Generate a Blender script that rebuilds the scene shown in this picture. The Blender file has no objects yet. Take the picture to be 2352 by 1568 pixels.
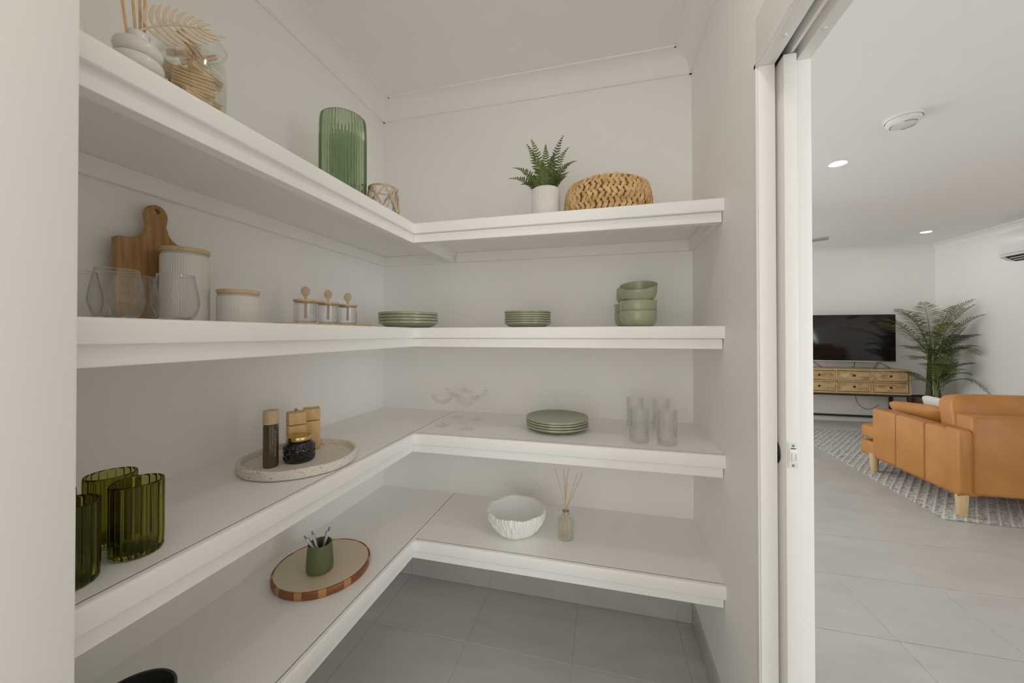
import bpy, bmesh, math, random
from mathutils import Vector, Matrix, noise
random.seed(7)
PI = math.pi
scene = bpy.context.scene
COL = scene.collection

# ------------------------------------------------------------------ camera
CAM_H = 1.3229
ya, pi_, ro = (math.radians(a) for a in (14.1449, 0.4274, -0.0652))
F = Vector((-math.sin(ya)*math.cos(pi_), math.cos(ya)*math.cos(pi_), math.sin(pi_)))
R0 = Vector((math.cos(ya), math.sin(ya), 0)); U0 = R0.cross(F)
R = R0*math.cos(ro) + U0*math.sin(ro); U = U0*math.cos(ro) - R0*math.sin(ro)
cd = bpy.data.cameras.new('camera'); cam = bpy.data.objects.new('camera', cd); COL.objects.link(cam)
cd.sensor_width = 36.0; cd.lens = 846.6/2352*36; cd.shift_y = -23.24/2352
cd.clip_start = 0.02; cd.clip_end = 60
m = Matrix.Identity(4)
for i in range(3):
    m[i][0] = R[i]; m[i][1] = U[i]; m[i][2] = -F[i]
m[2][3] = CAM_H
cam.matrix_world = m
scene.camera = cam

# ------------------------------------------------------------------ world, daylight, exposure
w = bpy.data.worlds.new('world'); scene.world = w; w.use_nodes = True
bg = w.node_tree.nodes['Background']; bg.inputs[0].default_value = (.80, .88, 1, 1); bg.inputs[1].default_value = .6
vs = scene.view_settings
vs.view_transform = 'Standard'; vs.look = 'None'; vs.exposure = 0.0; vs.gamma = 1.0; vs.use_curve_mapping = False
scene.cycles.max_bounces = 14; scene.cycles.diffuse_bounces = 10; scene.cycles.glossy_bounces = 4
scene.cycles.transmission_bounces = 12; scene.cycles.transparent_max_bounces = 20
scene.cycles.sample_clamp_indirect = 4.0
scene.cycles.use_adaptive_sampling = True; scene.cycles.adaptive_threshold = .04; scene.cycles.use_light_tree = False

def area(name, loc, target, sx, sy, power, col, shape='RECTANGLE', spread=None):
    ld = bpy.data.lights.new(name, 'AREA'); ld.shape = shape; ld.size = sx
    if shape in ('RECTANGLE', 'ELLIPSE'): ld.size_y = sy
    ld.energy = power; ld.color = col
    if spread: ld.spread = spread
    o = bpy.data.objects.new(name, ld); COL.objects.link(o); o.location = loc
    o.rotation_euler = (Vector(target)-Vector(loc)).to_track_quat('-Z', 'Z').to_euler()
    return o
DAY = (.985, .99, 1.0)
WIN_R_POWER, WIN_L_POWER, FILL_B_POWER = 94, 88, 15.5
# daylight entering by the glazed openings (window_1 in the right living wall, window_2 in the left living wall)
area('daylight_window_right', (4.63, -1.62, 1.1), (0, -1.62, -.2), 3.1, 2.0, WIN_R_POWER, DAY)
area('daylight_window_left', (-2.28, 4.4, 1.1), (5, 4.4, -.8), 3.0, 2.0, WIN_L_POWER, (.95, .98, 1.0))

area('added_rear_fill', (-.40, -1.57, 1.2), (-.40, 5, 1.2), 1.5, 2.2, FILL_B_POWER, (1, .95, .885))  # added frontal fill from behind the camera, no known window there

# ------------------------------------------------------------------ measures (metres, floor = 0)
XL, XR, YB = -1.2178, .3925, 1.85
XO = .5125                       # living side of the cavity-door wall
XS, YS = -.7658, 1.3816          # front edges of the left and back shelves
ZS = [1.7855, 1.3505, .9117, .4714]
ZCORN, ZC = 2.5242, 2.612
YJ, YNJ, ZH = 1.11, .42, 2.027             # door jamb, head
YF, XLR, XLL, YN = 6.68, 4.65, -2.3, -4.5   # living room: far, right, left, near
NIBY, NIBX = .352, -.714

# ------------------------------------------------------------------ helpers
class MB:
    def __init__(s): s.bm = bmesh.new()
    def box(s, x0, x1, y0, y1, z0, z1, bev=0, seg=2, mat=None):
        b = bmesh.new()
        bmesh.ops.create_cube(b, size=1)
        for v in b.verts:
            v.co = Vector((x0+(v.co.x+.5)*(x1-x0), y0+(v.co.y+.5)*(y1-y0), z0+(v.co.z+.5)*(z1-z0)))
        if bev: bmesh.ops.bevel(b, geom=list(b.edges), offset=bev, segments=seg, affect='EDGES', profile=.5)
        if mat is not None: bmesh.ops.transform(b, matrix=mat, verts=b.verts)
        s._merge(b); return s
    def _merge(s, b):
        me = bpy.data.meshes.new('t'); b.to_mesh(me); b.free(); s.bm.from_mesh(me); bpy.data.meshes.remove(me)
    def add(s, verts, faces):
        vs_ = [s.bm.verts.new(v) for v in verts]
        for f in faces:
            try: s.bm.faces.new([vs_[i] for i in f])
            except ValueError: pass
        return s
    def lathe(s, prof, seg=48, mod=None, cx=0, cy=0, cz=0, a0=0):
        rows = []
        for k, (r, z) in enumerate(prof):
            if r < 1e-6 and mod is None: rows.append([s.bm.verts.new((cx, cy, cz+z))]); continue
            if r < 1e-6: rows.append([s.bm.verts.new((cx, cy, cz+z))]); continue
            row = []
            for i in range(seg):
                t = a0+2*PI*i/seg
                rr, zz = (r, z) if mod is None else mod(k, t, r, z)
                row.append(s.bm.verts.new((cx+rr*math.cos(t), cy+rr*math.sin(t), cz+zz)))
            rows.append(row)
        for a, b in zip(rows, rows[1:]):
            for i in range(seg):
                j = (i+1) % seg
                if len(a) == 1 and len(b) == 1: break
                if len(a) == 1: f = (a[0], b[j], b[i])
                elif len(b) == 1: f = (a[i], a[j], b[0])
                else: f = (a[i], a[j], b[j], b[i])
                s.bm.faces.new(f)
        return s
    def tube(s, pts, rad, seg=8, caps=True):
        pts = [Vector(p) for p in pts]; n = len(pts)
        rad = rad if isinstance(rad, (list, tuple)) else [rad]*n
        prev = None; rows = []
        for i, p in enumerate(pts):
            d = (pts[min(i+1, n-1)]-pts[max(i-1, 0)])
            d = d.normalized() if d.length > 1e-9 else Vector((0, 0, 1))
            if prev is None: prev = d.orthogonal().normalized()
            a = (prev-d*prev.dot(d)); a = a.normalized() if a.length > 1e-6 else d.orthogonal().normalized()
            prev = a; b = d.cross(a)
            rows.append([s.bm.verts.new(p+(a*math.cos(2*PI*k/seg)+b*math.sin(2*PI*k/seg))*rad[i]) for k in range(seg)])
        for a, b in zip(rows, rows[1:]):
            for k in range(seg): s.bm.faces.new((a[k], a[(k+1) % seg], b[(k+1) % seg], b[k]))
        if caps: s.bm.faces.new(rows[0][::-1]); s.bm.faces.new(rows[-1])
        return s
    def prism(s, poly, axis, a0, a1):
        """poly in the two other axes (in x,y,z order), extruded along axis"""
        def P(p, a):
            q = list(p); q.insert(axis, a); return q
        n = len(poly)
        v = [P(p, a0) for p in poly]+[P(p, a1) for p in poly]
        s.add(v, [tuple(range(n))[::-1], tuple(range(n, 2*n))]+[(i, (i+1) % n, n+(i+1) % n, n+i) for i in range(n)])
        return s
    def ball(s, c, r, u=12, v=8, sc=(1, 1, 1)):
        return s.lathe([(max(0, r*math.sin(PI*k/v))*1.0, -r*math.cos(PI*k/v)*sc[2]) for k in range(v+1)], u,
                       lambda k, t, rr, z: (rr*sc[0], z), *c)
    def xform(s, M): bmesh.ops.transform(s.bm, matrix=M, verts=s.bm.verts); return s
    def mesh(s, name, mat, angle=38):
        bmesh.ops.recalc_face_normals(s.bm, faces=s.bm.faces)
        me = bpy.data.meshes.new(name); s.bm.to_mesh(me); s.bm.free()
        if mat is not None: me.materials.append(mat)
        if angle:
            me.shade_smooth(); me.set_sharp_from_angle(angle=math.radians(angle))
        return me
    def build(s, name, mat, parent=None, loc=None, rot=None, angle=38):
        return link(name, s.mesh(name, mat, angle), parent, loc, rot)
def link(name, me, parent=None, loc=None, rot=None):
    o = bpy.data.objects.new(name, me); COL.objects.link(o)
    if parent is not None: o.parent = parent
    if loc is not None: o.location = loc
    if rot is not None: o.rotation_euler = rot
    return o
def tag(o, label, cat, group=None, kind=None):
    if label: o['label'] = label
    if cat: o['category'] = cat
    if group: o['group'] = group
    if kind: o['kind'] = kind
    return o
def thing(name, label, cat, loc=(0, 0, 0), rot=(0, 0, 0), group=None):
    o = bpy.data.objects.new(name, None); COL.objects.link(o); o.location = loc; o.rotation_euler = rot
    o.empty_display_size = .05
    return tag(o, label, cat, group)
def struct(o): o['kind'] = 'structure'; return o
def dup(root, loc, rot=None, label=None):
    r = root.copy(); COL.objects.link(r); r.location = loc
    if rot is not None: r.rotation_euler = rot
    if label: r['label'] = label
    for ch in list(root.children):
        c = ch.copy(); COL.objects.link(c); c.parent = r
        for g in list(ch.children):
            d = g.copy(); COL.objects.link(d); d.parent = c
    return r
def Tm(loc, rot=(0, 0, 0)):
    from mathutils import Euler
    return Matrix.Translation(loc) @ Euler(rot).to_matrix().to_4x4()

# ------------------------------------------------------------------ materials
def newmat(name):
    mt = bpy.data.materials.new(name); mt.use_nodes = True
    nt = mt.node_tree; nt.nodes.clear()
    out = nt.nodes.new('ShaderNodeOutputMaterial')
    return mt, nt, out
def N(nt, t, **kw):
    n = nt.nodes.new(t)
    for k, v in kw.items(): setattr(n, k, v)
    return n
def pm(name, c1, rough=.5, c2=None, scale=8, stretch=(1, 1, 1), lo=.35, hi=.65, bump=0, bscale=None, metal=0, coord='Object',
       spec=.5, detail=4, rot=(0, 0, 0), coat=0, rvar=0, bstretch=None, dist=0):
    mt, nt, out = newmat(name)
    p = N(nt, 'ShaderNodeBsdfPrincipled'); nt.links.new(p.outputs[0], out.inputs[0])
    p.inputs['Base Color'].default_value = (*c1, 1); p.inputs['Roughness'].default_value = rough
    p.inputs['Metallic'].default_value = metal; p.inputs['Specular IOR Level'].default_value = spec
    p.inputs['Coat Weight'].default_value = coat
    if c2 is None and not bump: return mt
    if coord == 'World': src = N(nt, 'ShaderNodeNewGeometry').outputs['Position']
    else: src = N(nt, 'ShaderNodeTexCoord').outputs[coord]
    mp = N(nt, 'ShaderNodeMapping'); mp.inputs['Scale'].default_value = stretch; mp.inputs['Rotation'].default_value = rot
    nt.links.new(src, mp.inputs[0])
    if c2 is not None:
        nz = N(nt, 'ShaderNodeTexNoise'); nz.inputs['Scale'].default_value = scale; nz.inputs['Detail'].default_value = detail
        nz.inputs['Distortion'].default_value = dist
        nt.links.new(mp.outputs[0], nz.inputs['Vector'])
        cr = N(nt, 'ShaderNodeValToRGB'); cr.color_ramp.elements[0].position = lo; cr.color_ramp.elements[1].position = hi
        cr.color_ramp.elements[0].color = (*c1, 1); cr.color_ramp.elements[1].color = (*c2, 1)
        nt.links.new(nz.outputs[0], cr.inputs[0]); nt.links.new(cr.outputs[0], p.inputs['Base Color'])
        if rvar:
            mr = N(nt, 'ShaderNodeMapRange'); mr.inputs['To Min'].default_value = rough-rvar; mr.inputs['To Max'].default_value = rough+rvar
            nt.links.new(nz.outputs[0], mr.inputs[0]); nt.links.new(mr.outputs[0], p.inputs['Roughness'])
    if bump:
        nb = N(nt, 'ShaderNodeTexNoise'); nb.inputs['Scale'].default_value = bscale or scale; nb.inputs['Detail'].default_value = 3
        mp2 = mp
        if bstretch:
            mp2 = N(nt, 'ShaderNodeMapping'); mp2.inputs['Scale'].default_value = bstretch; nt.links.new(src, mp2.inputs[0])
        nt.links.new(mp2.outputs[0], nb.inputs['Vector'])
        bp = N(nt, 'ShaderNodeBump'); bp.inputs['Strength'].default_value = bump; bp.inputs['Distance'].default_value = .002
        nt.links.new(nb.outputs[0], bp.inputs['Height']); nt.links.new(bp.outputs[0], p.inputs['Normal'])
    return mt
def thin_glass(name, tint=(.985, .99, .985), edge=(.80, .84, .82), refl=.55):
    """thin clear glass: see-through, darker and more mirror-like towards grazing angles"""
    mt, nt, out = newmat(name)
    lw = N(nt, 'ShaderNodeLayerWeight'); lw.inputs['Blend'].default_value = .5
    pw = N(nt, 'ShaderNodeMath', operation='POWER'); pw.inputs[1].default_value = 3.0
    nt.links.new(lw.outputs['Facing'], pw.inputs[0])
    mx = N(nt, 'ShaderNodeMix', data_type='RGBA'); mx.inputs[6].default_value = (*tint, 1); mx.inputs[7].default_value = (*edge, 1)
    nt.links.new(pw.outputs[0], mx.inputs[0])
    tr = N(nt, 'ShaderNodeBsdfTransparent'); nt.links.new(mx.outputs[2], tr.inputs[0])
    gl = N(nt, 'ShaderNodeBsdfGlossy'); gl.inputs['Roughness'].default_value = .02
    ma = N(nt, 'ShaderNodeMath', operation='MULTIPLY_ADD'); ma.inputs[1].default_value = refl; ma.inputs[2].default_value = .035
    p5 = N(nt, 'ShaderNodeMath', operation='POWER'); p5.inputs[1].default_value = 4.0
    nt.links.new(lw.outputs['Facing'], p5.inputs[0]); nt.links.new(p5.outputs[0], ma.inputs[0])
    ms = N(nt, 'ShaderNodeMixShader'); nt.links.new(ma.outputs[0], ms.inputs[0]); nt.links.new(tr.outputs[0], ms.inputs[1]); nt.links.new(gl.outputs[0], ms.inputs[2])
    nt.links.new(ms.outputs[0], out.inputs[0]); return mt
def glass(name, col, rough=0.0, ior=1.48):
    mt, nt, out = newmat(name)
    g = N(nt, 'ShaderNodeBsdfGlass'); g.inputs['Color'].default_value = (*col, 1); g.inputs['Roughness'].default_value = rough; g.inputs['IOR'].default_value = ior
    nt.links.new(g.outputs[0], out.inputs[0]); return mt
def soft_glass(name, col, share=.5, ior=1.45):
    """clear glass: a see-through share over the refracting one keeps thin walls as light as in life"""
    mt, nt, out = newmat(name)
    g = N(nt, 'ShaderNodeBsdfGlass'); g.inputs['Color'].default_value = (*col, 1); g.inputs['Roughness'].default_value = 0; g.inputs['IOR'].default_value = ior
    tr = N(nt, 'ShaderNodeBsdfTransparent'); tr.inputs[0].default_value = (*col, 1)
    ms = N(nt, 'ShaderNodeMixShader'); ms.inputs[0].default_value = share
    nt.links.new(g.outputs[0], ms.inputs[1]); nt.links.new(tr.outputs[0], ms.inputs[2]); nt.links.new(ms.outputs[0], out.inputs[0]); return mt
def emit(name, col, s):
    mt, nt, out = newmat(name)
    e = N(nt, 'ShaderNodeEmission'); e.inputs[0].default_value = (*col, 1); e.inputs[1].default_value = s
    nt.links.new(e.outputs[0], out.inputs[0]); return mt
M = {}
M['wall'] = pm('wall_paint', (.905, .893, .872), .6)
M['ceil'] = pm('ceiling_paint', (.905, .893, .872), .75)
M['gloss'] = pm('white_gloss_paint', (.905, .893, .872), .45)
M['door'] = pm('door_paint', (.88, .865, .84), .35)
M['tile'] = pm('floor_tile', (.475, .468, .45), .34, (.545, .538, .52), 2.3, (1, 3.2, 1), .3, .7, coord='World', rvar=.06, detail=6, dist=.8)
M['grout'] = pm('grout', (.62, .60, .56), .9, (.56, .54, .50), 30, coord='World')
M['dark'] = pm('shadow_gap_black', (.02, .02, .02), .6)
M['black'] = pm('black_metal', (.02, .019, .019), .35)
M['chrome'] = pm('satin_chrome', (.62, .61, .58), .28, metal=1)
M['silver'] = pm('silver_plastic', (.5, .5, .5), .3, metal=.8)
M['clear'] = soft_glass('clear_glass', (1, 1, 1), .28)
M['thin'] = thin_glass('thin_clear_glass', (.985, .988, .985), (.86, .875, .865), .70)
M['fine'] = soft_glass('fine_clear_glass', (1, 1, 1), .75, 1.4)
M['pane'] = thin_glass('window_glass', (.97, .98, .97), (.8, .85, .83), .7)
M['crystal'] = soft_glass('cut_crystal', (1, 1, 1), .52, 1.45)
M['bottle_glass'] = soft_glass('diffuser_glass', (.985, .99, .975), .65)
M['jar_glass'] = soft_glass('jar_glass', (.99, 1, .99), .68)
M['green_glass'] = glass('green_ribbed_glass', (.765, .83, .725))
M['olive_glass'] = glass('olive_glass', (.72, .71, .42))
M['sage'] = pm('sage_ceramic', (.335, .34, .235), .22, (.36, .365, .26), 40, coat=.3)
M['seal'] = pm('silicone_seal', (.52, .50, .46), .4)
M['cream'] = pm('cream_ceramic', (.76, .735, .69), .5)
M['white_cer'] = pm('white_ceramic', (.78, .765, .735), .25, coat=.2)
M['plaster'] = pm('white_plaster', (.88, .88, .865), .85, bump=.35, bscale=140)
M['wood'] = pm('pale_wood', (.56, .39, .22), .5, (.64, .47, .29), 6, (1, 1, 9), coord='Object')
M['lid'] = pm('bamboo_lid', (.60, .42, .235), .5, (.68, .50, .30), 9, (1, 12, 1))
M['spoon'] = pm('spoon_wood', (.56, .42, .28), .6, (.60, .46, .32), 20, (1, 1, 8))
M['acacia'] = pm('acacia_board', (.30, .155, .05), .45, (.47, .28, .11), 5, (20, 1.3, 1), .32, .68, detail=6)
M['peg'] = pm('peg_wood', (.74, .54, .31), .6, (.82, .63, .41), 30)
M['reed'] = pm('reed', (.68, .45, .22), .7, (.74, .51, .28), 40)
M['leaf_cream'] = pm('cream_leaf', (.66, .54, .39), .65)
M['rope'] = pm('rope', (.58, .43, .29), .85, (.68, .54, .39), 90, bump=.3, bscale=300)
M['fern'] = pm('fern_leaf', (.058, .092, .018), .5, (.125, .17, .04), 14, coord='World')
M['palm_a'] = pm('palm_leaf_dark', (.042, .066, .016), .45, (.085, .115, .030), 7, coord='World')
M['palm_b'] = pm('palm_leaf_light', (.13, .16, .040), .45, (.20, .225, .07), 7, coord='World')
M['palm_stem'] = pm('palm_stem', (.16, .20, .05), .5, (.22, .25, .07), 6, coord='World')
M['trunk'] = pm('palm_trunk', (.06, .07, .035), .7, (.10, .10, .05), 3, (1, 1, 14))
M['soil'] = pm('soil', (.06, .045, .03), .95)
M['shaded_lining'] = pm('basket_shaded_lining', (.22, .11, .035), .8)  # brown darkened to stand in for shade in the gaps between strands
M['hyacinth'] = pm('water_hyacinth', (.50, .28, .09), .6, (.74, .52, .27), 34, (1, 1, 1), .32, .62, coord='World', bump=.25, bscale=120)
M['terrazzo'] = None
M['gold'] = pm('brushed_gold', (.72, .52, .22), .25, metal=1)
M['pine'] = pm('grinder_wood', (.62, .40, .17), .45, (.72, .50, .25), 10, (6, 6, 1))
M['cap_wood'] = pm('beech_cap', (.64, .48, .31), .55)
M['amber'] = pm('smoked_bottle', (.070, .050, .026), .10, (.12, .088, .045), 6, (1, 1, .3))
M['plum'] = pm('dark_plum_glass', (.018, .010, .014), .10, coat=.5)
M['print'] = pm('white_print', (.6, .57, .5), .6)
M['resin'] = pm('cream_resin', (.62, .53, .385), .30, (.65, .56, .42), 6)
M['rim_a'] = pm('rim_wood_dark', (.17, .055, .018), .4, (.27, .10, .03), 14, (1, 1, 5))
M['rim_b'] = pm('rim_wood_light', (.42, .21, .07), .4, (.50, .27, .10), 14, (1, 1, 5))
M['moss'] = pm('matte_green', (.125, .145, .055), .55)
M['pen'] = pm('pen_white', (.70, .68, .65), .35)
M['pengrey'] = pm('pen_grey', (.25, .25, .24), .35, metal=.6)
M['charcoal'] = pm('charcoal_ceramic', (.045, .045, .04), .4)
M['leather'] = pm('tan_leather', (.43, .175, .038), .40, (.52, .235, .066), 5, (1, 1, 1), .3, .7, bump=.55, bscale=20, coord='World', rvar=.06, detail=8)
M['seam'] = pm('leather_seam', (.30, .12, .03), .6)
M['linen'] = pm('white_linen', (.70, .67, .62), .9, bump=.2, bscale=300)
M['oak'] = pm('oak_leg', (.60, .42, .23), .5, (.66, .48, .28), 8, (8, 8, 1))
M['mango'] = pm('mango_wood', (.52, .37, .185), .55, (.66, .49, .28), 5, (1, 1, 6), coord='World')
M['drawer'] = pm('carved_drawer', (.66, .48, .24), .6, (.34, .18, .06), 9, (1, 1, 2.4), .47, .72, coord='World', bump=.2, bscale=80, detail=7)
M['rust'] = pm('dark_brown_metal', (.045, .026, .02), .5)
M['screen'] = pm('tv_screen', (.012, .010, .011), .10, spec=.6)
M['pot'] = pm('brown_planter', (.085, .04, .028), .6, (.12, .06, .04), 20)
M['ac'] = pm('white_plastic', (.78, .775, .76), .35)
M['lamp'] = emit('downlight_lens', (1, .94, .86), 76)
M['fanblade'] = pm('fan_blade', (.42, .42, .41), .5)

def terrazzo():
    mt, nt, out = newmat('speckled_stone')
    p = N(nt, 'ShaderNodeBsdfPrincipled'); nt.links.new(p.outputs[0], out.inputs[0]); p.inputs['Roughness'].default_value = .75
    tc = N(nt, 'ShaderNodeTexCoord'); last = None
    col = (.78, .73, .65, 1)
    def spots(scale, thr, c, prev):
        v = N(nt, 'ShaderNodeTexVoronoi'); v.inputs['Scale'].default_value = scale; nt.links.new(tc.outputs['Object'], v.inputs['Vector'])
        lt = N(nt, 'ShaderNodeMath', operation='LESS_THAN'); lt.inputs[1].default_value = thr; nt.links.new(v.outputs['Distance'], lt.inputs[0])
        sp = N(nt, 'ShaderNodeSeparateColor'); nt.links.new(v.outputs['Color'], sp.inputs[0])
        g = N(nt, 'ShaderNodeMath', operation='GREATER_THAN'); g.inputs[1].default_value = .62; nt.links.new(sp.outputs[0], g.inputs[0])
        mu = N(nt, 'ShaderNodeMath', operation='MULTIPLY'); nt.links.new(lt.outputs[0], mu.inputs[0]); nt.links.new(g.outputs[0], mu.inputs[1])
        mx = N(nt, 'ShaderNodeMix', data_type='RGBA'); nt.links.new(mu.outputs[0], mx.inputs[0])
        if prev is None: mx.inputs[6].default_value = col
        else: nt.links.new(prev, mx.inputs[6])
        mx.inputs[7].default_value = (*c, 1); return mx.outputs[2]
    a = spots(190, .34, (.50, .45, .38), None)
    a = spots(420, .36, (.62, .56, .48), a)
    a = spots(120, .17, (.10, .09, .08), a)
    nt.links.new(a, p.inputs['Base Color']); return mt
M['terrazzo'] = terrazzo()

def rug_mat():
    mt, nt, out = newmat('woven_rug')
    p = N(nt, 'ShaderNodeBsdfPrincipled'); nt.links.new(p.outputs[0], out.inputs[0]); p.inputs['Roughness'].default_value = .95
    g = N(nt, 'ShaderNodeNewGeometry')
    mp = N(nt, 'ShaderNodeMapping'); mp.inputs['Rotation'].default_value = (0, 0, math.radians(37)); nt.links.new(g.outputs['Position'], mp.inputs[0])
    wv = N(nt, 'ShaderNodeTexWave', wave_type='BANDS', bands_direction='X'); wv.inputs['Scale'].default_value = 6.2; wv.inputs['Distortion'].default_value = .25
    wv.inputs['Detail Scale'].default_value = 20
    nt.links.new(mp.outputs[0], wv.inputs['Vector'])
    nz = N(nt, 'ShaderNodeTexNoise'); nz.inputs['Scale'].default_value = 55; nz.inputs['Detail'].default_value = 2; nt.links.new(g.outputs['Position'], nz.inputs['Vector'])
    cr = N(nt, 'ShaderNodeValToRGB'); cr.color_ramp.elements[0].position = .36; cr.color_ramp.elements[1].position = .62
    cr.color_ramp.elements[0].color = (.24, .24, .225, 1); cr.color_ramp.elements[1].color = (.56, .545, .51, 1)
    nt.links.new(nz.outputs[0], cr.inputs[0])
    c2 = N(nt, 'ShaderNodeValToRGB'); c2.color_ramp.elements[0].position = .84; c2.color_ramp.elements[1].position = .95
    nt.links.new(wv.outputs['Fac'], c2.inputs[0])
    mx = N(nt, 'ShaderNodeMix', data_type='RGBA'); nt.links.new(c2.outputs[0], mx.inputs[0]); nt.links.new(cr.outputs[0], mx.inputs[6]); mx.inputs[7].default_value = (.60, .585, .55, 1)
    nt.links.new(mx.outputs[2], p.inputs['Base Color'])
    ad = N(nt, 'ShaderNodeMath', operation='ADD'); nt.links.new(wv.outputs['Fac'], ad.inputs[0]); nt.links.new(nz.outputs[0], ad.inputs[1])
    bp = N(nt, 'ShaderNodeBump'); bp.inputs['Strength'].default_value = .5; bp.inputs['Distance'].default_value = .008
    nt.links.new(ad.outputs[0], bp.inputs['Height']); nt.links.new(bp.outputs[0], p.inputs['Normal'])
    return mt
M['rug'] = rug_mat()

# ================================================================== THE SETTING
def wallbox(name, *b, mat='wall', bev=0): return struct(MB().box(*b, bev=bev).build(name, M[mat]))
# floor with separate tiles
fl = struct(MB().box(XLL-.2, XLR+.2, YN-.2, YF+.2, -.12, -.0027).build('floor', M['grout']))
PX, PY, X0, Y0, G = .451, .460, -1.034, 1.495, .0020
tile_cache = {}
def tile_mesh(wx, wy):
    k = (round(wx, 3), round(wy, 3))
    if k not in tile_cache:
        a, b, e = wx/2-G, wy/2-G, .0009
        tile_cache[k] = MB().add([(-a, -b, -.008), (a, -b, -.008), (a, b, -.008), (-a, b, -.008), (-a, -b, -e), (a, -b, -e), (a, b, -e), (-a, b, -e),
                                  (-a+e, -b+e, 0), (a-e, -b+e, 0), (a-e, b-e, 0), (-a+e, b-e, 0)],
                                 [(0, 1, 5, 4), (1, 2, 6, 5), (2, 3, 7, 6), (3, 0, 4, 7), (4, 5, 9, 8), (5, 6, 10, 9), (6, 7, 11, 10), (7, 4, 8, 11), (8, 9, 10, 11)]).mesh('tile', M['tile'], None)
    return tile_cache[k]
def lay(x0, x1, y0, y1):
    for i in range(-12, 16):
        a, b = max(x0, X0+i*PX), min(x1, X0+(i+1)*PX)
        if b-a < .02: continue
        for j in range(-14, 16):
            c, d = max(y0, Y0+j*PY), min(y1, Y0+(j+1)*PY)
            if d-c < .02: continue
            link('tile', tile_mesh(b-a, d-c), fl, ((a+b)/2, (c+d)/2, 0))
lay(XL, XR, -.35, YB)          # pantry
lay(XR, XLR, -.35, YJ)         # doorway and living room beside it
lay(XO, XLR, YJ, 1.955)
lay(.1, XLR, 1.955, YF)
struct(MB().box(XLL-.2, XLR+.2, YN-.2, YF+.2, ZC, ZC+.1).build('ceiling', M['ceil']))
wallbox('wall_left', XL-.12, XL, NIBY-.12, YB+.12, 0, ZC)
wallbox('wall_front', XL, NIBX, NIBY-.12, NIBY, 0, ZC, bev=.004)
wallbox('wall_back', XLL, XO, YB, YB+.105, 0, ZC)
wallbox('wall_side', XL-.12, XL, -1.72, NIBY-.12, 0, ZC)
wre = struct(MB().box(XL-.12, -1.16, -1.72, -1.6, 0, ZC).box(-1.16, XR, -1.72, -1.6, 2.32, ZC).build('wall_rear', M['wall']))
f = MB()
for a, c in ((-1.16, -1.11), (-.41, -.36), (.34, XR)): f.box(a, c, -1.69, -1.63, 0, 2.32, .003)
f.box(-1.16, XR, -1.69, -1.63, 0, .06, .003).box(-1.16, XR, -1.69, -1.63, 2.26, 2.32, .003)
w3 = struct(f.build('added_rear_glazing', M['ac']))  # unseen glazed opening, added to go with the frontal fill lamp
for a, c in ((-1.11, -.41), (-.36, .34)): MB().box(a, c, -1.663, -1.657, .06, 2.26).build('pane', M['pane'], w3)
# cavity-door wall: two skins with a slot for the sliding door
wr = struct(MB().box(XR, .432, YJ, YB, 0, ZC).build('wall_right', M['wall']))
MB().box(.477, XO, YJ, YB, 0, ZC).build('outer_skin', M['wall'], wr)
MB().box(XR, XO, YNJ, YJ, 2.16, ZC).build('lintel', M['wall'], wr)
MB().box(XR, XO, YN, YNJ, 0, ZC).build('near_length', M['wall'], wr)
MB().box(.432, .477, YJ, YB, 2.16, ZC).build('cavity_top', M['dark'], wr)
wallbox('wall_living_far', XLL, XLR+.12, YF, YF+.12, 0, ZC)
wlr = struct(MB().box(XLR, XLR+.12, .0, YF, 0, ZC).box(XLR, XLR+.12, YN, -3.3, 0, ZC).box(XLR, XLR+.12, -3.3, .0, 2.15, ZC).build('wall_living_right', M['wall']))
wll = struct(MB().box(XLL-.12, XLL, 6.0, YF+.12, 0, ZC).box(XLL-.12, XLL, YB, 2.8, 0, ZC).box(XLL-.12, XLL, 2.8, 6.0, 2.15, ZC).build('wall_living_left', M['wall']))
wallbox('wall_living_near', XR, XLR+.12, YN-.12, YN, 0, ZC)
def window(name, x, y0, y1):
    f = MB()
    for a, b in ((y0, y0+.05), ((y0+y1)/2-.03, (y0+y1)/2+.03), (y1-.05, y1)): f.box(x-.03, x+.03, a, b, .0, 2.15, .003)
    f.box(x-.03, x+.03, y0, y1, 0, .05, .003).box(x-.03, x+.03, y0, y1, 2.10, 2.15, .003)
    o = struct(f.build(name, M['ac']))
    mid = (y0+y1)/2
    for a, b in ((y0+.05, mid-.03), (mid+.03, y1-.05)):
        MB().box(x-.003, x+.003, a, b, .05, 2.10).build('pane', M['pane'], o)
window('window_1', XLR+.07, -3.3, .0); window('window_2', XLL-.07, 2.8, 6.0)
# cove cornices
cove = [(0, ZCORN), (.010, ZCORN), (.010, ZCORN+.006)]
for k in range(9):
    a = PI/2*k/8
    cove.append((.012+.068*(1-math.cos(a)), ZCORN+.008+(ZC-ZCORN-.016)*math.sin(a)))
cove += [(.082, ZC-.008), (.088, ZC-.008), (.088, ZC), (0, ZC)]
def cornice(name, wall, at, a0, a1, sgn):
    # wall 'x': runs along x at y=at; wall 'y': runs along y at x=at ; sgn = direction away from the wall
    b = MB()
    if wall == 'x': b.prism([(at+sgn*d, z) for d, z in cove], 0, a0, a1)
    else: b.prism([(at+sgn*d, z) for d, z in cove], 1, a0, a1)
    return struct(b.build(name, M['ceil'], angle=25))
cornice('trim_1', 'x', YB, XL, XR, -1); cornice('trim_2', 'y', XL, NIBY, YB, 1); cornice('trim_3', 'y', XR, -1.6, YB, -1)
cornice('trim_4', 'x', YF, XLL, XLR, -1); cornice('trim_5', 'y', XLR, YN, YF, -1)
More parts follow.
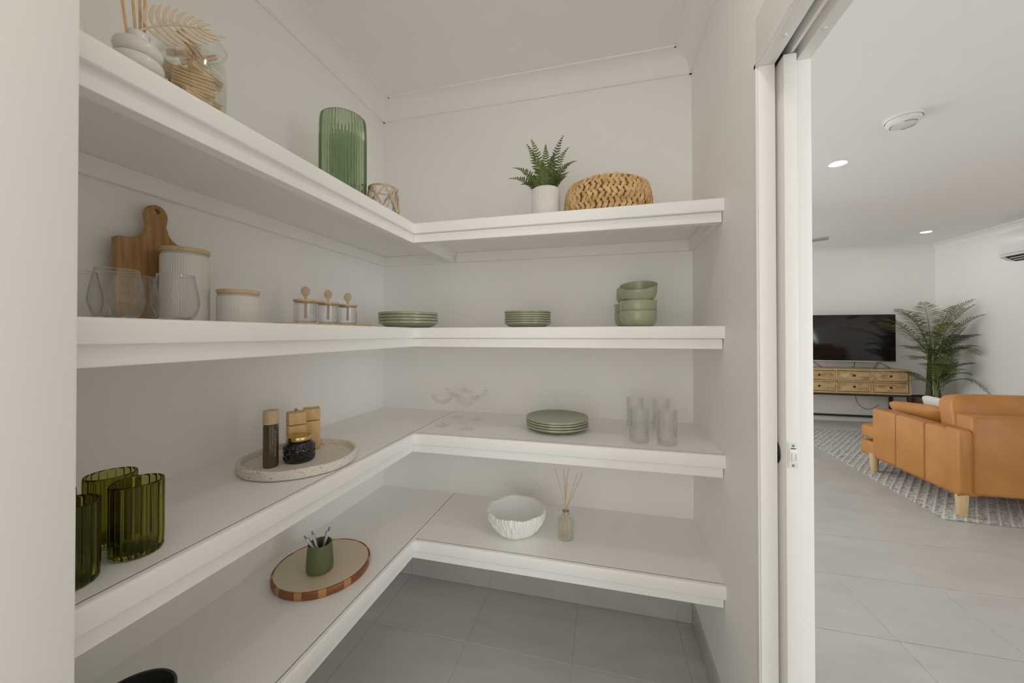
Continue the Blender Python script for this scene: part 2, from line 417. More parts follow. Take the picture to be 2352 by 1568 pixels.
# tiled skirting in the pantry
SK = .093
def skirt(name, wall, at, cuts, sgn):
    t = .009
    o = struct((MB().box(cuts[0], cuts[-1], *sorted((at, at+sgn*(t-.003))), 0, SK-.002) if wall == 'x' else
                MB().box(*sorted((at, at+sgn*(t-.003))), cuts[0], cuts[-1], 0, SK-.002)).build(name, M['grout']))
    for a, b in zip(cuts, cuts[1:]):
        q = (a+G, b-G, *sorted((at, at+sgn*t)), .003, SK) if wall == 'x' else (*sorted((at, at+sgn*t)), a+G, b-G, .003, SK)
        MB().box(*q, bev=.001, seg=1).build('tile', M['tile'], o, angle=None)
skirt('baseboard_back', 'x', YB, [XL]+[X0+i*PX for i in range(0, 4)]+[XR-.009], -1)
skirt('baseboard_right', 'y', XR, [YJ]+[Y0-.0]+[YB-.009], -1)
skirt('baseboard_left', 'y', XL, [NIBY, Y0-2*PY, Y0-PY, Y0, YB-.009], 1)
struct(MB().box(XLL, XLR, YF-.014, YF, 0, .09, .003).build('baseboard_living_far', M['gloss']))
struct(MB().box(XLR-.014, XLR, YN, YF-.014, 0, .09, .003).build('baseboard_living_right', M['gloss']))

# ------------------------------------------------------------------ cavity sliding door and its jambs
j = struct(MB().box(XR-.004, XR+.003, YJ-.012, YJ+.002, 0, ZH+.012, .002).build('trim_6', M['gloss']))
MB().box(XR, .432, YJ-.016, YJ-.0005, 0, ZH, .0015).build('jamb_strip', M['gloss'], j)
MB().box(.477, XO, YJ-.016, YJ-.0005, 0, ZH, .0015).build('jamb_strip', M['gloss'], j)
MB().box(XR, XO, YNJ, YNJ+.016, 0, ZH, .0015).build('near_jamb', M['gloss'], j)
h = struct(MB().box(XR, .432, YNJ, YJ, ZH, 2.16, .0015).build('trim_7', M['gloss']))
MB().box(XR-.004, XR+.003, YNJ-.01, YJ+.002, ZH-.002, ZH+.014, .002).build('bead', M['gloss'], h)
MB().box(.481, XO, YNJ, YJ, ZH, 2.16, .0015).build('head_strip', M['gloss'], h)
MB().box(.455, .463, YNJ, YJ, ZH+.006, 2.10, .001).build('track', M['gloss'], h)
MB().box(.463, .481, YNJ, YJ, ZH+.03, 2.10, .001).build('track_cheek', M['gloss'], h)
MB().box(.432, .481, YNJ, YJ, 2.10, 2.158).build('slot_top', M['dark'], h)
for x in (.413, .493):
    MB().lathe([(0, -.004), (.004, -.0035), (.0055, 0), (0, .001)], 16, cx=x, cy=.995, cz=ZH).build('screw_cap', M['ac'], h)
d = struct(MB().box(.4405, .4695, 1.068, YB-.01, .012, ZH+.003, .0015).build('door_1', M['door']))
# latch plate on the door's edge, and a black round flush pull on its face
pl = MB().box(.4435, .4665, 1.0655, 1.0685, .988, 1.050, .0008).build('latch_plate', M['ac'], d)
MB().box(.4465, .4635, 1.0640, 1.0660, 1.001, 1.036, .0008).build('latch_frame', M['gloss'], pl)
MB().box(.450, .459, 1.0615, 1.0650, 1.005, 1.026, .0008).build('latch_tongue', M['ac'], pl)
MB().box(.4590, .4603, 1.0632, 1.0641, 1.007, 1.024).build('latch_slot', M['dark'], pl)
MB().box(.449, .460, 1.0632, 1.0642, 1.0355, 1.0375).build('latch_slot', M['dark'], pl)
for z in (.9945, 1.0435):
    MB().lathe([(0, .0008), (.0026, .0006), (.0034, 0)], 16).xform(Tm((.455, 1.0655, z), (PI/2, 0, 0))).build('screw', M['pengrey'], pl)
MB().lathe([(0, .0022), (.020, .0022), (.024, .004), (.029, .004), (.031, 0), (0, 0)], 40).xform(Tm((.4405, 1.128, 1.010), (0, -PI/2, 0))).build('flush_pull', M['black'], d)

# ------------------------------------------------------------------ pantry shelves
TH, NOSE = .080, .044
def nose(f, sg):   # rounded front edge; f = front plane, sg = facing
    p = [(f-sg*.018, 0)]
    for k in range(5): a = PI/2*k/4; p.append((f-sg*(.007-.007*math.sin(a)), -.007+.007*math.cos(a)))
    for k in range(4): a = PI/2*k/3; p.append((f-sg*(.003-.003*math.cos(a)), -NOSE+.003-.003*math.sin(a)))
    return p+[(f-sg*.018, -NOSE)]
for k, z in enumerate(ZS):
    t = thing('pantry_shelf', f'white painted shelf along the left wall, {["topmost", "second from the top", "second from the bottom", "lowest"][k]} of four', 'shelf',
              (XL, NIBY, z), group='left wall shelves')
    D, Lg = XS-XL, YB-NIBY
    MB().box(0, D-.016, 0, Lg, -.030, 0).build('board', M['gloss'], t)
    MB().prism(nose(D, 1), 1, 0, Lg).build('nosing', M['gloss'], t)
    MB().box(D-.050, D-.014, 0, Lg, -TH, -.030, .0015, 1).build('front_batten', M['gloss'], t)
    MB().box(0, .020, 0, Lg, -TH, -.030, .0015, 1).build('wall_batten', M['gloss'], t)
    MB().box(.020, D-.050, Lg-.020, Lg, -TH, -.030, .0015, 1).build('wall_batten', M['gloss'], t)
    t = thing('pantry_shelf', f'white painted shelf along the back wall, {["topmost", "second from the top", "second from the bottom", "lowest"][k]} of four', 'shelf',
              (XS, YB, z), group='back wall shelves')
    W = XR-XS
    MB().box(.0004, W, -(YB-YS)+.016, 0, -.030, 0).build('board', M['gloss'], t)
    MB().prism(nose(-(YB-YS), -1), 0, .0004, W).build('nosing', M['gloss'], t)
    MB().box(-.0134, W-.003, -(YB-YS)+.014, -(YB-YS)+.050, -TH, -.0446, .0015, 1).build('front_batten', M['gloss'], t)
    MB().box(.0004, W, -.020, 0, -TH, -.030, .0015, 1).build('wall_batten', M['gloss'], t)
    MB().box(W-.020, W, -(YB-YS)+.050, -.020, -TH, -.030, .0015, 1).build('wall_batten', M['gloss'], t)

# ------------------------------------------------------------------ downlights, smoke alarm
def downlight(loc, label, r=.048):
    t = thing('downlight', label, 'light', loc, group='recessed ceiling downlights')
    MB().lathe([(r, -.001), (r+.009, -.004), (r+.012, -.001), (r+.012, 0), (r, 0), (r, -.001)], 40).build('bezel', M['ac'], t)
    MB().lathe([(0, -.002), (r, -.002)], 40).build('lens', M['lamp'], t)
downlight((1.717, 3.303, ZC), 'round recessed downlight nearest the sliding door, left of the smoke alarm')
downlight((3.955, 5.81, ZC), 'round recessed downlight in the far right corner of the living room ceiling')
downlight((.05, .75, ZC), 'round recessed downlight in the pantry ceiling above the shelves')
t = thing('smoke_alarm', 'round white smoke alarm on the living room ceiling', 'smoke alarm', (1.735, 2.70, ZC))
MB().lathe([(0, 0), (.085, 0), (.086, -.012), (.082, -.014)], 48).build('base', M['ac'], t)
MB().lathe([(.079, -.013), (.078, -.026), (.062, -.042), (.03, -.046), (0, -.046)], 48).build('cover', M['ac'], t)
for q in range(3):
    a = [(.060*math.cos(x), .060*math.sin(x), -.0445) for x in [q*2.1+.1*i for i in range(13)]]
    MB().tube(a, .0012, 5).build('vent_slot', M['black'], t)

# ================================================================== THINGS ON THE SHELVES
def cup(outer, wall=.003, base=.006, rim=True):
    """closed profile of a vessel: outer points bottom to top, then the inside back down"""
    p = [(0, outer[0][1])]+list(outer)
    top = outer[-1]
    if rim: p.append((top[0]-wall*.5, top[1]+wall*.35))
    inner = [(max(r-wall, .0005), z) for r, z in outer if z > outer[0][1]+base]
    p += inner[::-1]
    rb = max(inner[0][0]-.001, .001) if inner else .001
    return p+[(rb, outer[0][1]+base), (0, outer[0][1]+base)]
def ribs(n, amp, k0=0, k1=99, sharp=1.0):
    def f(k, t, r, z):
        if k < k0 or k > k1: return r, z
        return r*(1-amp*(1-abs(math.sin(n*t/2))**sharp)), z
    return f
Z1, Z2, Z3, Z4 = ZS

# ---- top shelf, left: reed diffuser in a rippled vessel
t = thing('reed_diffuser', 'white rippled ceramic diffuser with reeds and a cream palm leaf on the top shelf', 'diffuser', (-.868, .508, Z1))
pr = [(.020, 0), (.026, .001)]
for z0, r in ((.012, .0330), (.042, .0375), (.070, .0360)):
    for q in range(9):
        a = -PI/2+PI*q/8
        pr.append((r-.0095+.0095*math.cos(a), z0+.0110+.0132*math.sin(a)))
pr += [(.024, .096), (.017, .100), (.0155, .108), (.0165, .114)]
MB().lathe(cup(pr, .003, .01), 56).build('vessel', M['white_cer'], t)
for a, b in (((-.004, -.004, .02), (-.004, -.030, .215)), ((.0, .002, .02), (-.002, -.012, .225)), ((.004, .006, .02), (.000, .010, .235)), ((.003, .003, .02), (-.006, .004, .23))):
    MB().tube([a, b], .0022, 8).build('reed', M['reed'], t)
# palm-leaf cut-out: midrib and curved leaflets, 2 mm thick
Lb = MB()
ax, up = Vector((.035, .098, .070)), Vector((-.012, -.016, .074))
nrm = ax.cross(up).normalized(); P0 = Vector((.012, .000, .122))
def leafpt(u, v): return P0+ax*u+up*(v+.28*math.sin(u*2.2)*.9*(1-u))
def strip(pts, wd):
    vv, ff = [], []
    for i, p in enumerate(pts):
        d = (pts[min(i+1, len(pts)-1)]-pts[max(i-1, 0)]).normalized(); s_ = d.cross(nrm)
        for e in (-1, 1):
            for n_ in (-1, 1): vv.append(p+s_*wd[i]*e+nrm*.0009*n_)
    for i in range(len(pts)-1):
        a, b = 4*i, 4*i+4
        ff += [(a, a+2, b+2, b), (a+1, b+1, b+3, a+3), (a, b, b+1, a+1), (a+2, a+3, b+3, b+2)]
    n_ = 4*(len(pts)-1); ff += [(0, 1, 3, 2), (n_, n_+2, n_+3, n_+1)]
    Lb.add(vv, ff)
strip([leafpt(u/10, 0) for u in range(-1, 11)], [.0016]*9+[.0013, .001, .0006])
for side in (1, -1):
    for q in range(9):
        u0 = .06+.095*q; ln = (.62-.30*abs(q/8-.25)**1.2-.22*(q/8)**2)*(1 if side > 0 else 1.1)
        pts = []
        for e in range(7):
            f = e/6
            pts.append(leafpt(u0+((-.05*f+.16*f**2.2+.10*f*f*(q/8)) if side > 0 else (.27*f**1.1+.14*f*f*(q/8))), side*ln*(f-.18*f*f)))
        strip(pts, [.0009, .0020, .0030, .0034, .0030, .0019, .0003])
Lb.tube([(0, 0, .03), tuple(P0-ax*.1)], .0012, 6)
Lb.build('palm_leaf', M['leaf_cream'], t)

# ---- top shelf, left: small white vase half hidden by the wall end
t = thing('vase', 'white flared ceramic vase half hidden behind the wall end on the top shelf', 'vase', (-.832, .388, Z1))
MB().lathe(cup([(.025, 0), (.0265, .006), (.0245, .03), (.017, .075), (.0135, .12), (.013, .17), (.016, .19)], .003, .006), 40).build('body', M['white_cer'], t)
MB().lathe([(.0255, .010), (.0280, .013), (.0255, .017)], 40).build('foot_ring', M['white_cer'], t)

# ---- glass jar of clothes pegs
JX, JY = -.895, .622
t = thing('glass_jar', 'wide clear glass jar holding wooden clothes pegs on the top shelf', 'jar', (JX, JY, Z1+.0006))
MB().lathe(cup([(.056, 0), (.061, .004), (.0625, .012), (.0625, .142), (.060, .154), (.056, .162), (.0565, .182), (.060, .190)], .0028, .006), 64).build('body', M['jar_glass'], t)
MB().lathe([(.0602, .184), (.0622, .186), (.0632, .190), (.062, .194), (.0605, .195), (.0592, .192), (.0602, .184)], 64).build('rim', M['jar_glass'], t)
HWp = .0060
prong = MB().add([(-.036, -HWp, .0008), (.036, -HWp, .0026), (.036, HWp, .0026), (-.036, HWp, .0008),
                  (-.036, -HWp, .0054), (.0, -HWp, .0064), (.036, -HWp, .0038), (.036, HWp, .0038), (.0, HWp, .0064), (-.036, HWp, .0054)],
                 [(0, 3, 2, 1), (0, 1, 6, 5, 4), (3, 9, 8, 7, 2), (4, 5, 8, 9), (5, 6, 7, 8), (1, 2, 7, 6), (0, 4, 9, 3)]).mesh('prong', M['peg'], None)
spring = MB().tube([(.004+.0030*math.cos(a), -.0068+.0136*i/24, .0034*math.sin(a)) for i, a in ((i, i*PI/3) for i in range(25))], .0006, 5).mesh('spring', M['pengrey'])
peg_n = [0]
def peg(loc, rot):
    p = thing('clothes_peg', 'wooden spring clothes peg lying in the glass jar', 'clothes peg', loc, rot, 'clothes pegs in the glass jar')
    link('prong', prong, p); link('prong', prong, p, None, (PI, 0, 0)); link('spring', spring, p); peg_n[0] += 1
rng = random.Random(3)
z = Z1+.0135; lay_i = 0
while z < Z1+.128:
    ang = .75+(.5 if lay_i % 2 else -.15)+rng.uniform(-.5, .5)
    for q in range(5):
        off = (q-2)*.0185+rng.uniform(-.001, .001)
        lim = math.sqrt(.0565**2-(abs(off)+.005)**2)-.0365
        if lim < 0: continue
        sh = rng.uniform(-lim, lim)
        c, s_ = math.cos(ang), math.sin(ang)
        peg((JX+c*sh-s_*off, JY+s_*sh+c*off, z), (PI/2 if rng.random() < .0 else 0, rng.uniform(-.02, .02), ang+(PI if rng.random() < .5 else 0)))
    z += .0146; lay_i += 1
for k, (dx, dy, dz, rx, ry, rz) in enumerate(((-.016, -.014, .162, .3, -.70, 1.9), (.006, .010, .160, .2, -.55, .9), (.002, -.006, .157, .5, -.45, 2.4), (-.012, .024, .160, .1, .5, .2), (.026, -.014, .160, .2, .6, 1.5))):
    peg((JX+dx, JY+dy, Z1+dz), (rx, ry, rz))

# ---- green ribbed vase
t = thing('ribbed_vase', 'tall green fluted glass vase on the top shelf', 'vase', (-.955, 1.188, Z1+.0006))
pr = cup([(.070, 0), (.079, .004), (.0825, .012), (.083, .05), (.083, .30), (.0815, .335), (.079, .345)], .005, .012)
MB().lathe(pr, 46*10, ribs(46, .060, 2, 7, .9)).build('body', M['green_glass'], t, angle=50)

# ---- macrame tealight holder
t = thing('candle_holder', 'glass tealight holder in a beaded rope net on the top shelf', 'candle holder', (-.852, 1.292, Z1+.0006))
prof = [(.054, 0), (.056, .004), (.057, .03), (.0545, .075), (.050, .118)]
MB().lathe(cup(prof, .002, .004), 48).build('glass_cup', M['clear'], t)
def rad_at(z):
    for (r0, z0), (r1, z1) in zip(prof, prof[1:]):
        if z0 <= z <= z1: return r0+(r1-r0)*(z-z0)/(z1-z0)
    return prof[-1][0]
nb = MB()
def rope(pts, r=.0030):
    L = 0; out = []; rr = []
    P_ = [Vector(p) for p in pts]
    tot = sum((b-a).length for a, b in zip(P_, P_[1:])); n = max(4, int(tot/.0016))
    cum = [0]
    for a, b in zip(P_, P_[1:]): cum.append(cum[-1]+(b-a).length)
    for i in range(n+1):
        d = tot*i/n; k = max(j for j in range(len(cum)) if cum[j] <= d+1e-9); k = min(k, len(P_)-2)
        f = (d-cum[k])/max(cum[k+1]-cum[k], 1e-9)
        out.append(P_[k].lerp(P_[k+1], f)); rr.append(r*(.62+.48*abs(math.sin(d/.0064*PI))))
    nb.tube(out, rr, 7)
def ring(z, off=.003): rope([((rad_at(z)+off)*math.cos(a), (rad_at(z)+off)*math.sin(a), z) for a in [2*PI*i/40 for i in range(41)]], .0040)
ring(.112); ring(.006)
nz_ = 7
for q in range(nz_):
    for s_ in (1, -1):
        for (za, zb, o0) in ((.110, .066, 0), (.066, .008, .5)):
            pts = []
            for e in range(9):
                f = e/8; zz = za+(zb-za)*f; a = 2*PI*(q+o0*s_+s_*.5*f*(1+.12*math.sin(q*2.3)))/nz_
                pts.append(((rad_at(zz)+.003)*math.cos(a), (rad_at(zz)+.003)*math.sin(a), zz))
            rope(pts, .0036)
nb.build('rope_net', M['rope'], t)

# ---- potted fern
def bez(p0, p1, p2, n): return [p0*(1-f)**2+p1*2*f*(1-f)+p2*f*f for f in [i/n for i in range(n+1)]]
def frond(name, parent, mat, p0, p1, p2, n, ln, wd, ang=.5, droop=.15, stem=.0012, start=.15, mat_stem=None, lenf=None, fold=.25, rnd=None, facing=None, clamp=None):
    p0, p1, p2 = Vector(p0), Vector(p1), Vector(p2)
    b = MB(); pts = bez(p0, p1, p2, n)
    for i, p in enumerate(pts):
        f = i/n
        if f < start: continue
        T = (pts[min(i+1, n)]-pts[max(i-1, 0)]).normalized()
        ref = facing if facing is not None else Vector((0, 0, 1))
        S = T.cross(ref)
        if S.length < .15: S = T.cross(Vector((.3, -1, .2)))
        S.normalize(); Un = S.cross(T).normalized()
        L = ln*(lenf(f) if lenf else max(.08, math.sin(PI*min(1, (f-start)/(1-start)*.86+.14)))**.8)
        for sd in (1, -1):
            jit = rnd.uniform(-.12, .12) if rnd else 0
            D = (S*sd*math.cos(ang+jit)+T*math.sin(ang+jit)+Un*fold).normalized()
            base = p; mid = p+D*L*.45+Vector((0, 0, -droop*.2*L)); tip = p+D*L+Vector((0, 0, -droop*L))
            wv = T*wd
            b.add([base-wv*.35, base+wv*.35, mid+wv*.5, tip, mid-wv*.5], [(0, 1, 2, 4), (4, 2, 3)])
    if clamp:
        for v in b.bm.verts: v.co = clamp(v.co)
    o = b.build(name, mat, parent, angle=None)
    sb = MB().tube(pts, [stem*(1-.7*i/n) for i in range(n+1)], 5)
    sb.build('midrib', mat_stem or mat, o)
    return o
FX, FY = -.243, 1.56
t = thing('potted_fern', 'small green fern in a white fluted pot on the top shelf', 'plant', (FX, FY, Z1))
MB().lathe(cup([(.054, 0), (.058, .004), (.0605, .015), (.0605, .145), (.0595, .150)], .005, .01), 224, ribs(56, .035, 3, 5, .7)).build('pot', M['cream'], t, angle=60)
MB().lathe([(0, .132), (.053, .130)], 32).build('soil', M['soil'], t)
rng = random.Random(11)
fern_tips = [(.075, -.015, .366), (-.062, .0, .375), (-.160, -.01, .214), (.128, -.01, .258), (.093, .02, .332), (.004, -.03, .328), (-.074, -.03, .340), (-.132, -.04, .245),
             (.118, -.05, .235), (-.045, -.07, .285), (.05, -.07, .275), (.0, -.085, .235), (.03, .05, .33), (-.09, .05, .25), (.09, .05, .24), (-.03, .06, .30), (.06, -.06, .205), (-.07, -.06, .200), (-.10, -.03, .175), (.09, -.03, .19)]
for q, tp in enumerate(fern_tips):
    v = Vector(tp); p0 = Vector((v.x*.18, v.y*.2, .128)); c = Vector((v.x*.42, v.y*.4, .128+(v.z-.128)*.72+(.03 if abs(v.x) > .1 else 0)))
    frond('frond', t, M['fern'], p0, c, v, 17, .027, .0078, .40, .05, .0013, .10, None, lambda f: (.75+.25*math.sin(PI*f))*(1-max(0, f-.55)/.45*.82), .15, rng, Vector((0, -.8, .6)))

# ---- woven basket
t = thing('woven_basket', 'round braided water hyacinth basket beside the fern on the top shelf', 'basket', (.012, 1.604, Z1+.0025))
bp_ = [(.150, .000), (.166, .02), (.176, .055), (.176, .085), (.168, .125), (.160, .145)]
MB().lathe([(0, .002)]+[(r-.004, z) for r, z in bp_]+[(.150, .142), (.158, .06), (.145, .012), (0, .010)], 56).build('shaded_lining', M['shaded_lining'], t)
strand = MB().lathe([(0, -1), (.45, -.75), (.9, -.3), (1, .05), (.8, .45), (.4, .8), (0, 1)], 8).xform(Matrix.Diagonal((.0086, .0062, .0205, 1))).mesh('strand', M['hyacinth'])
def brad(z):
    for (r0, z0), (r1, z1) in zip(bp_, bp_[1:]):
        if z0 <= z <= z1: return r0+(r1-r0)*(z-z0)/(z1-z0), math.atan2(r1-r0, z1-z0)
    return bp_[-1][0], 0
rest = []
rows_ = [.0230+.0185*i for i in range(7)]
rng = random.Random(5)
for ri, zz in enumerate(rows_):
    n = 46
    for q in range(n):
        a = 2*PI*(q+(.5 if ri % 4 >= 2 else 0)+rng.uniform(-.12, .12))/n
        r, sl = brad(zz); tilt = (.62 if ri % 2 else -.62)+rng.uniform(-.15, .15)
        Mx = Matrix.Rotation(a, 4, 'Z') @ Matrix.Translation((r-.001+rng.uniform(-.001, .0015), 0, zz+rng.uniform(-.0015, .0015))) @ Matrix.Rotation(sl, 4, 'Y') @ Matrix.Rotation(tilt, 4, 'X') @ Matrix.Rotation(PI/2, 4, 'Z') @ Matrix.Scale(rng.uniform(.9, 1.15), 4)
        if math.sin(a) < .05: o = link('strand', strand, t); o.matrix_local = Mx
        else: rest.append(Mx)
rb = bmesh.new()
for Mx in rest:
    me = strand.copy(); me.transform(Mx); rb.from_mesh(me); bpy.data.meshes.remove(me)
me = bpy.data.meshes.new('far_strands'); rb.to_mesh(me); rb.free(); me.materials.append(M['hyacinth']); me.shade_smooth()
link('far_strands', me, t)['kind'] = 'stuff'

# ---- second shelf: cutting board leaning on the wall
def outline_mesh(name, polys, thick, mat, bev=.003):
    cu = bpy.data.curves.new(name, 'CURVE'); cu.dimensions = '2D'; cu.fill_mode = 'BOTH'; cu.extrude = thick/2-bev; cu.bevel_depth = bev; cu.bevel_resolution = 2; cu.offset = -bev
    for poly in polys:
        sp = cu.splines.new('POLY'); sp.points.add(len(poly)-1); sp.use_cyclic_u = True
        for p, q in zip(sp.points, poly): p.co = (q[0], q[1], 0, 1)
    tmp = bpy.data.objects.new('tmp', cu); COL.objects.link(tmp)
    dg = bpy.context.evaluated_depsgraph_get(); dg.update()
    me = bpy.data.meshes.new_from_object(tmp.evaluated_get(dg)); bpy.data.objects.remove(tmp); bpy.data.curves.remove(cu)
    me.materials.clear(); me.materials.append(mat); me.shade_smooth(); me.set_sharp_from_angle(angle=math.radians(30)); me.name = name
    return me
hw, bh, nk = .090, .218, .0205
half = [(hw-.008, 0), (hw, .008), (hw, bh-.004), (hw-.006, bh)]
for k in range(9):      # concave shoulder
    a = PI/2*k/8
    half.append((nk+.004+(.045)*(1-math.sin(a)), bh+.002+.036*(1-math.cos(a))))
for k in range(11):     # rounded grip
    a = -.55+(PI/2+.55)*k/10
    half.append((.0248*math.cos(a) if a > 0 else nk+(.0248-nk)*math.cos(a/.55*PI/2)**1.5, bh+.074+(.030*math.sin(a) if a > 0 else .052*math.sin(a))))
poly = half+[(-x, y) for x, y in half[::-1] if x > 1e-4]
hole = [(.0060*math.cos(-2*PI*i/20), bh+.086+.0068*math.sin(-2*PI*i/20)) for i in range(20)]
me = outline_mesh('cutting_board', [poly, hole], .018, M['acacia'])
o = link('cutting_board', me); o.matrix_world = Matrix.Translation((-1.170, .732, Z2+.001)) @ Matrix.Rotation(-.045, 4, 'Y') @ Matrix(((0, 0, 1, 0), (1, 0, 0, 0), (0, 1, 0, 0), (0, 0, 0, 1)))
tag(o, 'paddle shaped wooden cutting board leaning on the wall behind the stemless glasses', 'cutting board')

# ---- canisters
def canister(loc, r, h, label):
    t = thing('canister', label, 'canister', loc, group='white ribbed canisters')
    n = int(2*PI*r/.0052)
    MB().lathe(cup([(r-.004, 0), (r, .003), (r, h-.021), (r-.001, h-.019)], .004, .006), n*4, ribs(n, .020, 2, 3, .7)).build('body', M['cream'], t, angle=60)
    MB().lathe([(0, h-.0185), (r-.003, h-.0185), (r-.0018, h-.0150), (r-.003, h-.011), (0, h-.011)], 48).build('seal', M['seal'], t)
    MB().lathe([(0, h-.011), (r-.001, h-.011), (r+.0005, h-.0095), (r+.0005, h-.0015), (r-.001, h), (0, h)], 56).build('lid', M['lid'], t)
canister((-1.103, .752, Z2), .052, .202, 'tall white ribbed canister with wooden lid beside the cutting board')
canister((-1.020, .834, Z2), .0505, .098, 'short white ribbed canister with wooden lid on the second shelf')

# ---- stemless glasses
pr = [(.020, 0), (.0265, .0015), (.031, .006), (.038, .020), (.0425, .038), (.0428, .048), (.0405, .066), (.0365, .088), (.0335, .106)]
gl_pr = [(0, 0)]+pr+[(.0330, .1066)]+[(r-.0011, z) for r, z in pr[::-1] if z > .012]+[(.030, .0115), (.022, .0085), (0, .0075)]
gme = MB().lathe(gl_pr, 56).mesh('bowl', M['thin'])
rme = MB().lathe([(.0329+.0009*math.cos(2*PI*k/10), .1064+.0009*math.sin(2*PI*k/10)) for k in range(11)], 56).mesh('rim', M['clear'])
bme = MB().lathe([(0, .0012), (.020, .0012), (.026, .0028), (.0300, .0070), (.0280, .0098), (.020, .0082), (0, .0070)], 48).mesh('base', M['clear'])
for (x, y), lb in zip(((-.985, .543), (-.950, .628), (-1.062, .618), (-1.10, .535)),
                      ('stemless wine glass in front, leftmost wholly visible on the second shelf', 'stemless wine glass in front of the tall canister',
                       'stemless wine glass seen between and behind the two front ones', 'stemless wine glass cut off by the wall end at far left')):
    g_ = thing('stemless_glass', lb, 'glass', (x, y, Z2+.0006), group='stemless wine glasses')
    link('bowl', gme, g_); link('rim', rme, g_); link('base', bme, g_)

# ---- spice set: wooden tray, three jars with spoons
o = MB().box(-.052, .052, -.196, .196, 0, .012, .003).build('serving_tray', M['lid'], None, (-1.010, 1.176, Z2)); tag(o, 'slim pale wooden tray under the three spice jars', 'tray')
jb = MB().lathe(cup([(.030, 0), (.034, .002), (.035, .006), (.035, .072)], .002, .005), 48).mesh('body', M['clear'])
jl = MB().lathe([(.0075, .070), (.0325, .070), (.0325, .0735), (.0375, .0735), (.038, .075), (.038, .079), (.037, .080), (.0075, .080), (.0075, .070)], 48).mesh('lid', M['lid'])
sp = MB().tube([(0, 0, .016), (.001, .0, .06), (.0, 0, .10)], [.0052, .0045, .0040], 10).lathe([(0, -1), (.5, -.85), (.9, -.35), (1, 0), (.9, .4), (.55, .82), (0, 1)], 20, None, 0, 0, 0)
bmv = [v for v in sp.bm.verts if v.co.z > .5 or v.co.z < 0 or abs(v.co.x) > .02 or abs(v.co.y) > .02 or v.co.length < 1e-6]
spm = MB().tube([(0, 0, .016), (.0008, 0, .05), (0, 0, .092)], [.0054, .0046, .0036], 10)
ov = MB().lathe([(0, -1), (.5, -.85), (.9, -.35), (1, 0), (.92, .4), (.6, .80), (0, 1)], 24).xform(Matrix.Translation((0, 0, .108)) @ Matrix.Diagonal((.0040, .0145, .0185, 1)))
me2 = ov.mesh('t', None); spm.bm.from_mesh(me2); bpy.data.meshes.remove(me2); sp.bm.free()
spm = spm.mesh('wooden_spoon', M['spoon'])
for k, y in enumerate((1.068, 1.176, 1.284)):
    wh = ('nearest the canisters', 'in the middle of the tray', 'nearest the sage plates')[k]
    t = thing('spice_jar', 'small glass spice jar with wooden lid, '+wh, 'jar', (-1.010, y, Z2+.0126), group='spice jars on the wooden tray')
    link('body', jb, t); link('lid', jl, t)
    tag(link('wooden_spoon', spm, None, (-1.010, y, Z2+.014), (0, 0, -.86)), 'wooden spoon in the spice jar '+wh, 'spoon', 'spoons in the spice jars')

# ---- plates and bowls
def plate_mesh(r, h, band):
    return MB().lathe([(0, .002), (r*.50, .002), (r*.52, 0), (r*.60, 0), (r*.68, .002), (r*.84, h*.30), (r*.915, h-band-.004), (r*.945, h-band-.0015), (r*.99, h-band), (r, h-band+.001), (r, h-.001), (r*.996, h), (r*.978, h), (r*.955, h-.003), (r*.90, h*.55), (r*.80, h*.36), (r*.62, h*.28), (0, h*.26)], 80).mesh('dinner_plate', M['sage'])
def stack(x, y, z, n, r, h, step, label, group, jit):
    me = plate_mesh(r, h, step-.0024); rg = random.Random(len(group))
    for k in range(n):
        o = link('dinner_plate', me, None, (x+rg.uniform(-jit, jit), y+rg.uniform(-jit, jit), z+k*step), (0, 0, rg.uniform(0, 6)))
        pos = ('bottom', 'second from the bottom', 'third from the bottom', 'fourth from the bottom', 'fifth from the bottom')[k] if k < n-1 else 'topmost'
        tag(o, f'sage green plate, {pos} of the {label}', 'plate', group)
stack(-.885, 1.546, Z2, 4, .134, .032, .0132, 'four in the shelf corner', 'plates in the corner of the second shelf', .002)
stack(-.329, 1.590, Z2, 6, .102, .024, .0095, 'six small ones mid shelf', 'small plates on the second shelf', .001)
stack(-.202, 1.607, Z3, 4, .134, .024, .0105, 'four beside the cut tumblers', 'plates on the third shelf', .002)
bw = MB().lathe([(0, .004), (.036, .004), (.038, 0), (.046, 0), (.056, .006), (.064, .016), (.068, .030), (.0705, .060), (.0698, .0615), (.0685, .060), (.0655, .030), (.061, .018), (.052, .010), (0, .008)], 64).mesh('bowl', M['sage'])
for x, y, dz, rx, ry, lb in ((.127, 1.520, 0, 0, 0, 'bottom bowl of the front stack of three'), (.127, 1.520, .0395, .0, .0, 'middle bowl of the front stack of three'), (.130, 1.522, .104, .36, -.08, 'tilted topmost bowl of the front stack of three'),
                             (.110, 1.682, 0, 0, 0, 'bottom bowl of the stack behind'), (.110, 1.682, .0395, 0, 0, 'middle bowl of the stack behind'), (.108, 1.684, .0965, -.05, .20, 'tilted topmost bowl of the stack behind')):
    tag(link('bowl', bw, None, (x, y, Z2+dz), (rx, ry, 0)), 'glossy sage green bowl, '+lb, 'bowl', 'sage bowls on the second shelf')

